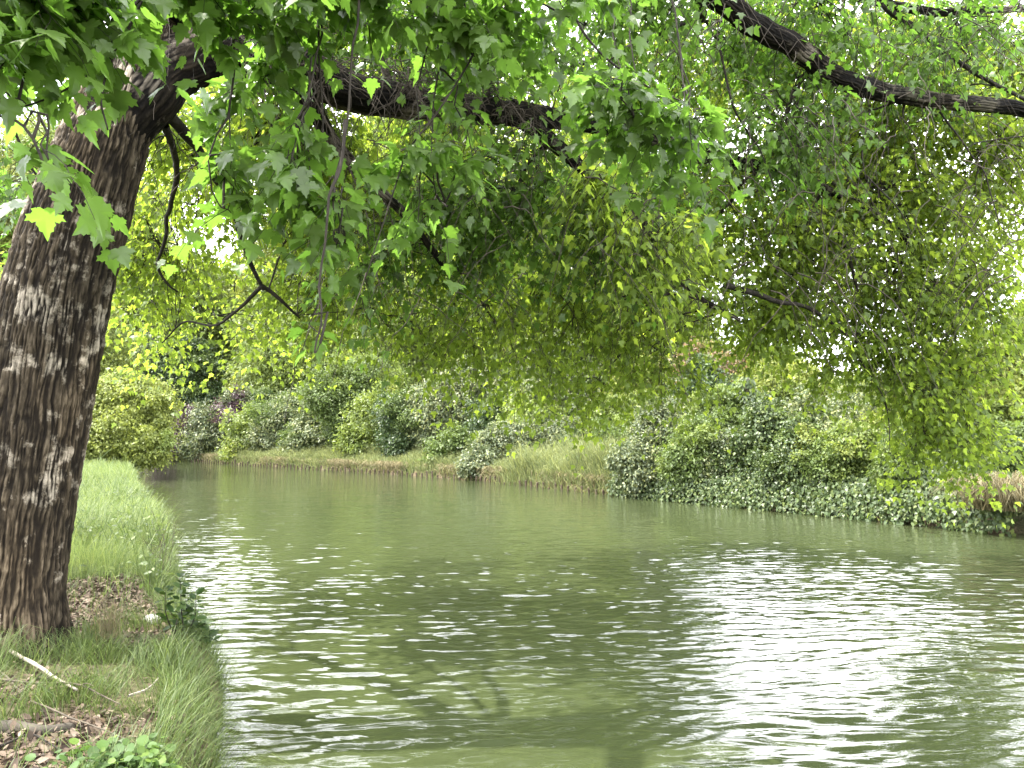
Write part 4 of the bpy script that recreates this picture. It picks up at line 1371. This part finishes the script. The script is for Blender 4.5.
def tussock(name, loc, label, cat, n, height, spread, mkey, lean=0.8, tips=None, width=0.004, seed=0, parent_part="blades"):
    r = np.random.default_rng(seed)
    p = np.asarray(loc) + np.stack([r.normal(0, spread, n), r.normal(0, spread * 0.7, n), 0 * np.arange(n)], -1)
    mb = MB()
    mb.add(*blades(p, height * (0.5 + 0.6 * r.random(n)), width * (0.7 + 0.6 * r.random(n)), np.full(n, lean), r, tips, 0.9))
    o = mb.build(name, M[mkey], None, loc)
    return tag(o, label, cat)


q = at(1016, 500, 17.3)
tussock("grass_tussock", (11.12, 17.35, 0.55), "straw coloured grass tussock hanging over the water after the ivy", "grass tussock", 3200, 0.95, 0.34, 'straw', 1.3, np.array([-0.6, -1.0, 0]), 0.009, 5)
q = on_ground(108, 640)
tussock("grass_tussock", (q[0], q[1], gz(q[0], q[1]) - 0.01), "upright dry straw tuft beside the leaf litter at the maple foot", "grass tussock", 90, 0.40, 0.05, 'straw', 0.35, None, 0.0022, 6)


# ------------------------------------------------------------------ leaf litter, sticks, stone, small plants
def litter():
    r = np.random.default_rng(51)
    n = 60000
    x = -6.0 + 5.6 * r.random(n); y = 3.0 + 6.2 * r.random(n)
    h, dl, dr = land(x, y)
    ok = (r.random(n) < np.clip(bare_mask(x, y), 0, 1) * 0.9 + 0.035) & (dl > 0.05)
    x, y, h = x[ok], y[ok], h[ok]
    n = len(x)
    pos = np.stack([x, y, h + 0.006 + 0.03 * r.random(n)], -1)
    tip = norm(r.normal(size=(n, 3)) * [1, 1, 0.5])
    nor = norm(r.normal(size=(n, 3)) * 0.55 + [0, 0, 1])
    mb = MB(); mb.add(*leaves(T_OVAL, pos, tip, nor, 0.022 + 0.045 * r.random(n)))
    o = mb.build("leaf_litter", M['litter'])
    tag(o, "dry brown fallen leaves scattered on the bare soil", kind="stuff")


litter()


def stick(pts, r0, label, mkey, name="stick", lift=0.03, forks=()):
    P = []
    for px, py in pts:
        g = on_ground(px, py)
        P.append((g[0], g[1], gz(g[0], g[1]) + lift))
    P = np.array(P)
    o0 = P[0].copy()
    mb = MB()
    v, f, p = tube(P, [r0, r0 * 0.8, r0 * 0.5], 22, 7, 0.05, int(pts[0][0] * 7 + pts[0][1])); mb.add(v, f)
    for (i, dx, dy, dz) in forks:
        v, f, _ = tube([p[i], p[i] + np.array([dx, dy, dz]) * 0.5 + [0, 0, 0.015], p[i] + [dx, dy, dz]], [r0 * 0.6, r0 * 0.4, r0 * 0.2], 10, 5, 0.03, i); mb.add(v, f)
    o = mb.build(name, M[mkey], None, o0, True)
    return tag(o, label, "stick" if name == "stick" else name)


stick([(10, 664), (34, 680), (58, 696), (76, 708)], 0.014, "thick bleached white stick lying in the grass below the maple foot", "palewood", lift=0.10)
stick([(-10, 694), (30, 699), (80, 704), (120, 716)], 0.008, "long thin brown twig crossing the grass under the bleached stick", "dryt", lift=0.09, forks=((8, 0.15, 0.1, 0.03), (14, 0.12, -0.08, 0.02)))
stick([(-4, 682), (12, 696), (22, 706)], 0.007, "short grey twig next to the bleached stick", "dryt", lift=0.07)
stick([(128, 712), (145, 704), (158, 694)], 0.008, "short pale stick beside the small brown leaf heap near the water", "palewood", lift=0.12)
stick([(30, 718), (60, 730), (100, 741), (128, 752)], 0.006, "thin curved twig above the low leafy plant", "dryt", lift=0.09, forks=((10, 0.1, -0.12, 0.0),))
stick([(0, 752), (30, 742), (62, 757)], 0.007, "dark twig on the brown leaves by the low leafy plant", "twig", lift=0.05)
stick([(-30, 738), (10, 733), (45, 734), (74, 728)], 0.045, "low mossy root-like log half sunk in the ground", "wood", "log", 0.02)


def stone():
    g = on_ground(152, 621)
    c = np.array([g[0], g[1], gz(g[0], g[1]) + 0.025])
    import bmesh
    bm = bmesh.new()
    bmesh.ops.create_icosphere(bm, subdivisions=4, radius=1)
    co = np.array([v.co[:] for v in bm.verts])
    k = 0.85 + 0.35 * fbm(co * 1.3 + 4, 7, 4)
    co = co * k[:, None] * [0.075, 0.06, 0.05]
    f = np.array([[v.index for v in fc.verts] for fc in bm.faces])
    bm.free()
    mb = MB(); mb.add(co + c, f)
    o = mb.build("stone", M['stone'], None, c, True)
    tag(o, "smooth whitish stone on the leaf litter by the dark sapling", "stone")


stone()


def sapling():
    r = np.random.default_rng(61)
    g = on_ground(182, 648, 0.5)
    b = np.array([g[0], g[1], gz(g[0], g[1])])
    e = empty("sapling", b, "small dark leaved sapling with thin stems at the water's edge", "sapling")
    lv = MB()
    for k, (px, py) in enumerate([(166, 588), (180, 578), (196, 596), (205, 625), (188, 606), (170, 612), (212, 640)]):
        top = at(px, py, b[1] + r.normal(0, 0.1))
        s0 = b + [r.normal(0, 0.05), r.normal(0, 0.05), -0.02]
        m = (s0 + top) / 2 + r.normal(0, 0.03, 3)
        mb = MB(); v, f, p = tube([s0, m, top], [0.006, 0.0045, 0.002], 14, 5, 0.03, k); mb.add(v, f)
        mb.build("stem", M['twig'], e, b, True)
        idx = np.repeat(np.arange(5, 14), 3)
        n = len(idx)
        a = r.random(n) * 6.28
        tip = norm(np.stack([np.cos(a), np.sin(a), 0.25 + 0.5 * r.normal(size=n)], -1))
        lv.add(*leaves(T_OVAL, p[idx] + tip * 0.012, tip, norm(np.array([0, 0, 1.0]) + r.normal(0, 0.4, (n, 3))), 0.055 + 0.05 * r.random(n)))
    lv.build("foliage", M['sapling'], e, b)


sapling()


def herb():
    r = np.random.default_rng(62)
    g = on_ground(134, 778)
    b = np.array([g[0], g[1], gz(g[0], g[1])])
    e = empty("leafy_herb", b, "low bright green plant with rounded leaves at the foot of the path", "plant")
    lv, st = MB(), MB()
    n = 420
    x = b[0] + r.normal(0, 0.17, n); y = b[1] + r.normal(0, 0.10, n)
    h0 = land(x, y)[0]
    z = h0 + 0.05 + 0.13 * r.random(n)
    root = np.stack([b[0] + (x - b[0]) * 0.7, b[1] + (y - b[1]) * 0.7, h0 - 0.01], -1)
    top = np.stack([x, y, z], -1)
    t = np.linspace(0, 1, 4)[None, :, None]
    st.add(*tubes(root[:, None] * (1 - t) + top[:, None] * t, np.full((n, 4), 0.0018), 4))
    a = r.random(n) * 6.28
    tip = norm(np.stack([np.cos(a), np.sin(a), r.normal(0, 0.3, n)], -1))
    lv.add(*leaves(T_ROUND, top, tip, norm(np.array([0, -0.25, 1.0]) + r.normal(0, 0.45, (n, 3))), 0.02 + 0.04 * r.random(n)))
    lv.build("foliage", M['herb'], e, b)
    o = st.build("stalk_growth", M['herb'], e, b); o["kind"] = "stuff"


herb()


def weed():
    r = np.random.default_rng(63)
    g = on_ground(158, 586, 0.5)
    b = np.array([g[0], g[1], gz(g[0], g[1])])
    mb = MB()
    for k in range(9):
        top = at(140 + 40 * r.random(), 505 + 45 * r.random(), b[1] + r.normal(0, 0.2))
        s0 = b + [r.normal(0, 0.12), r.normal(0, 0.12), -0.02]
        v, f, p = tube([s0, (s0 + top) / 2 + r.normal(0, 0.05, 3), top], [0.004, 0.003, 0.0015], 14, 4, 0.05, k); mb.add(v, f)
        for j in range(5):
            q = p[r.integers(5, 13)]
            d = norm(r.normal(size=3) + [0, 0, 0.8]) * (0.10 + 0.14 * r.random())
            v, f, _ = tube([q, q + d * 0.5, q + d + [0, 0, 0.02]], [0.002, 0.0016, 0.001], 6, 3); mb.add(v, f)
    o = mb.build("weed_plant", M['dryt'], None, b)
    tag(o, "tall spindly weed with thin branching stems rising from the meadow edge", "weed")


weed()
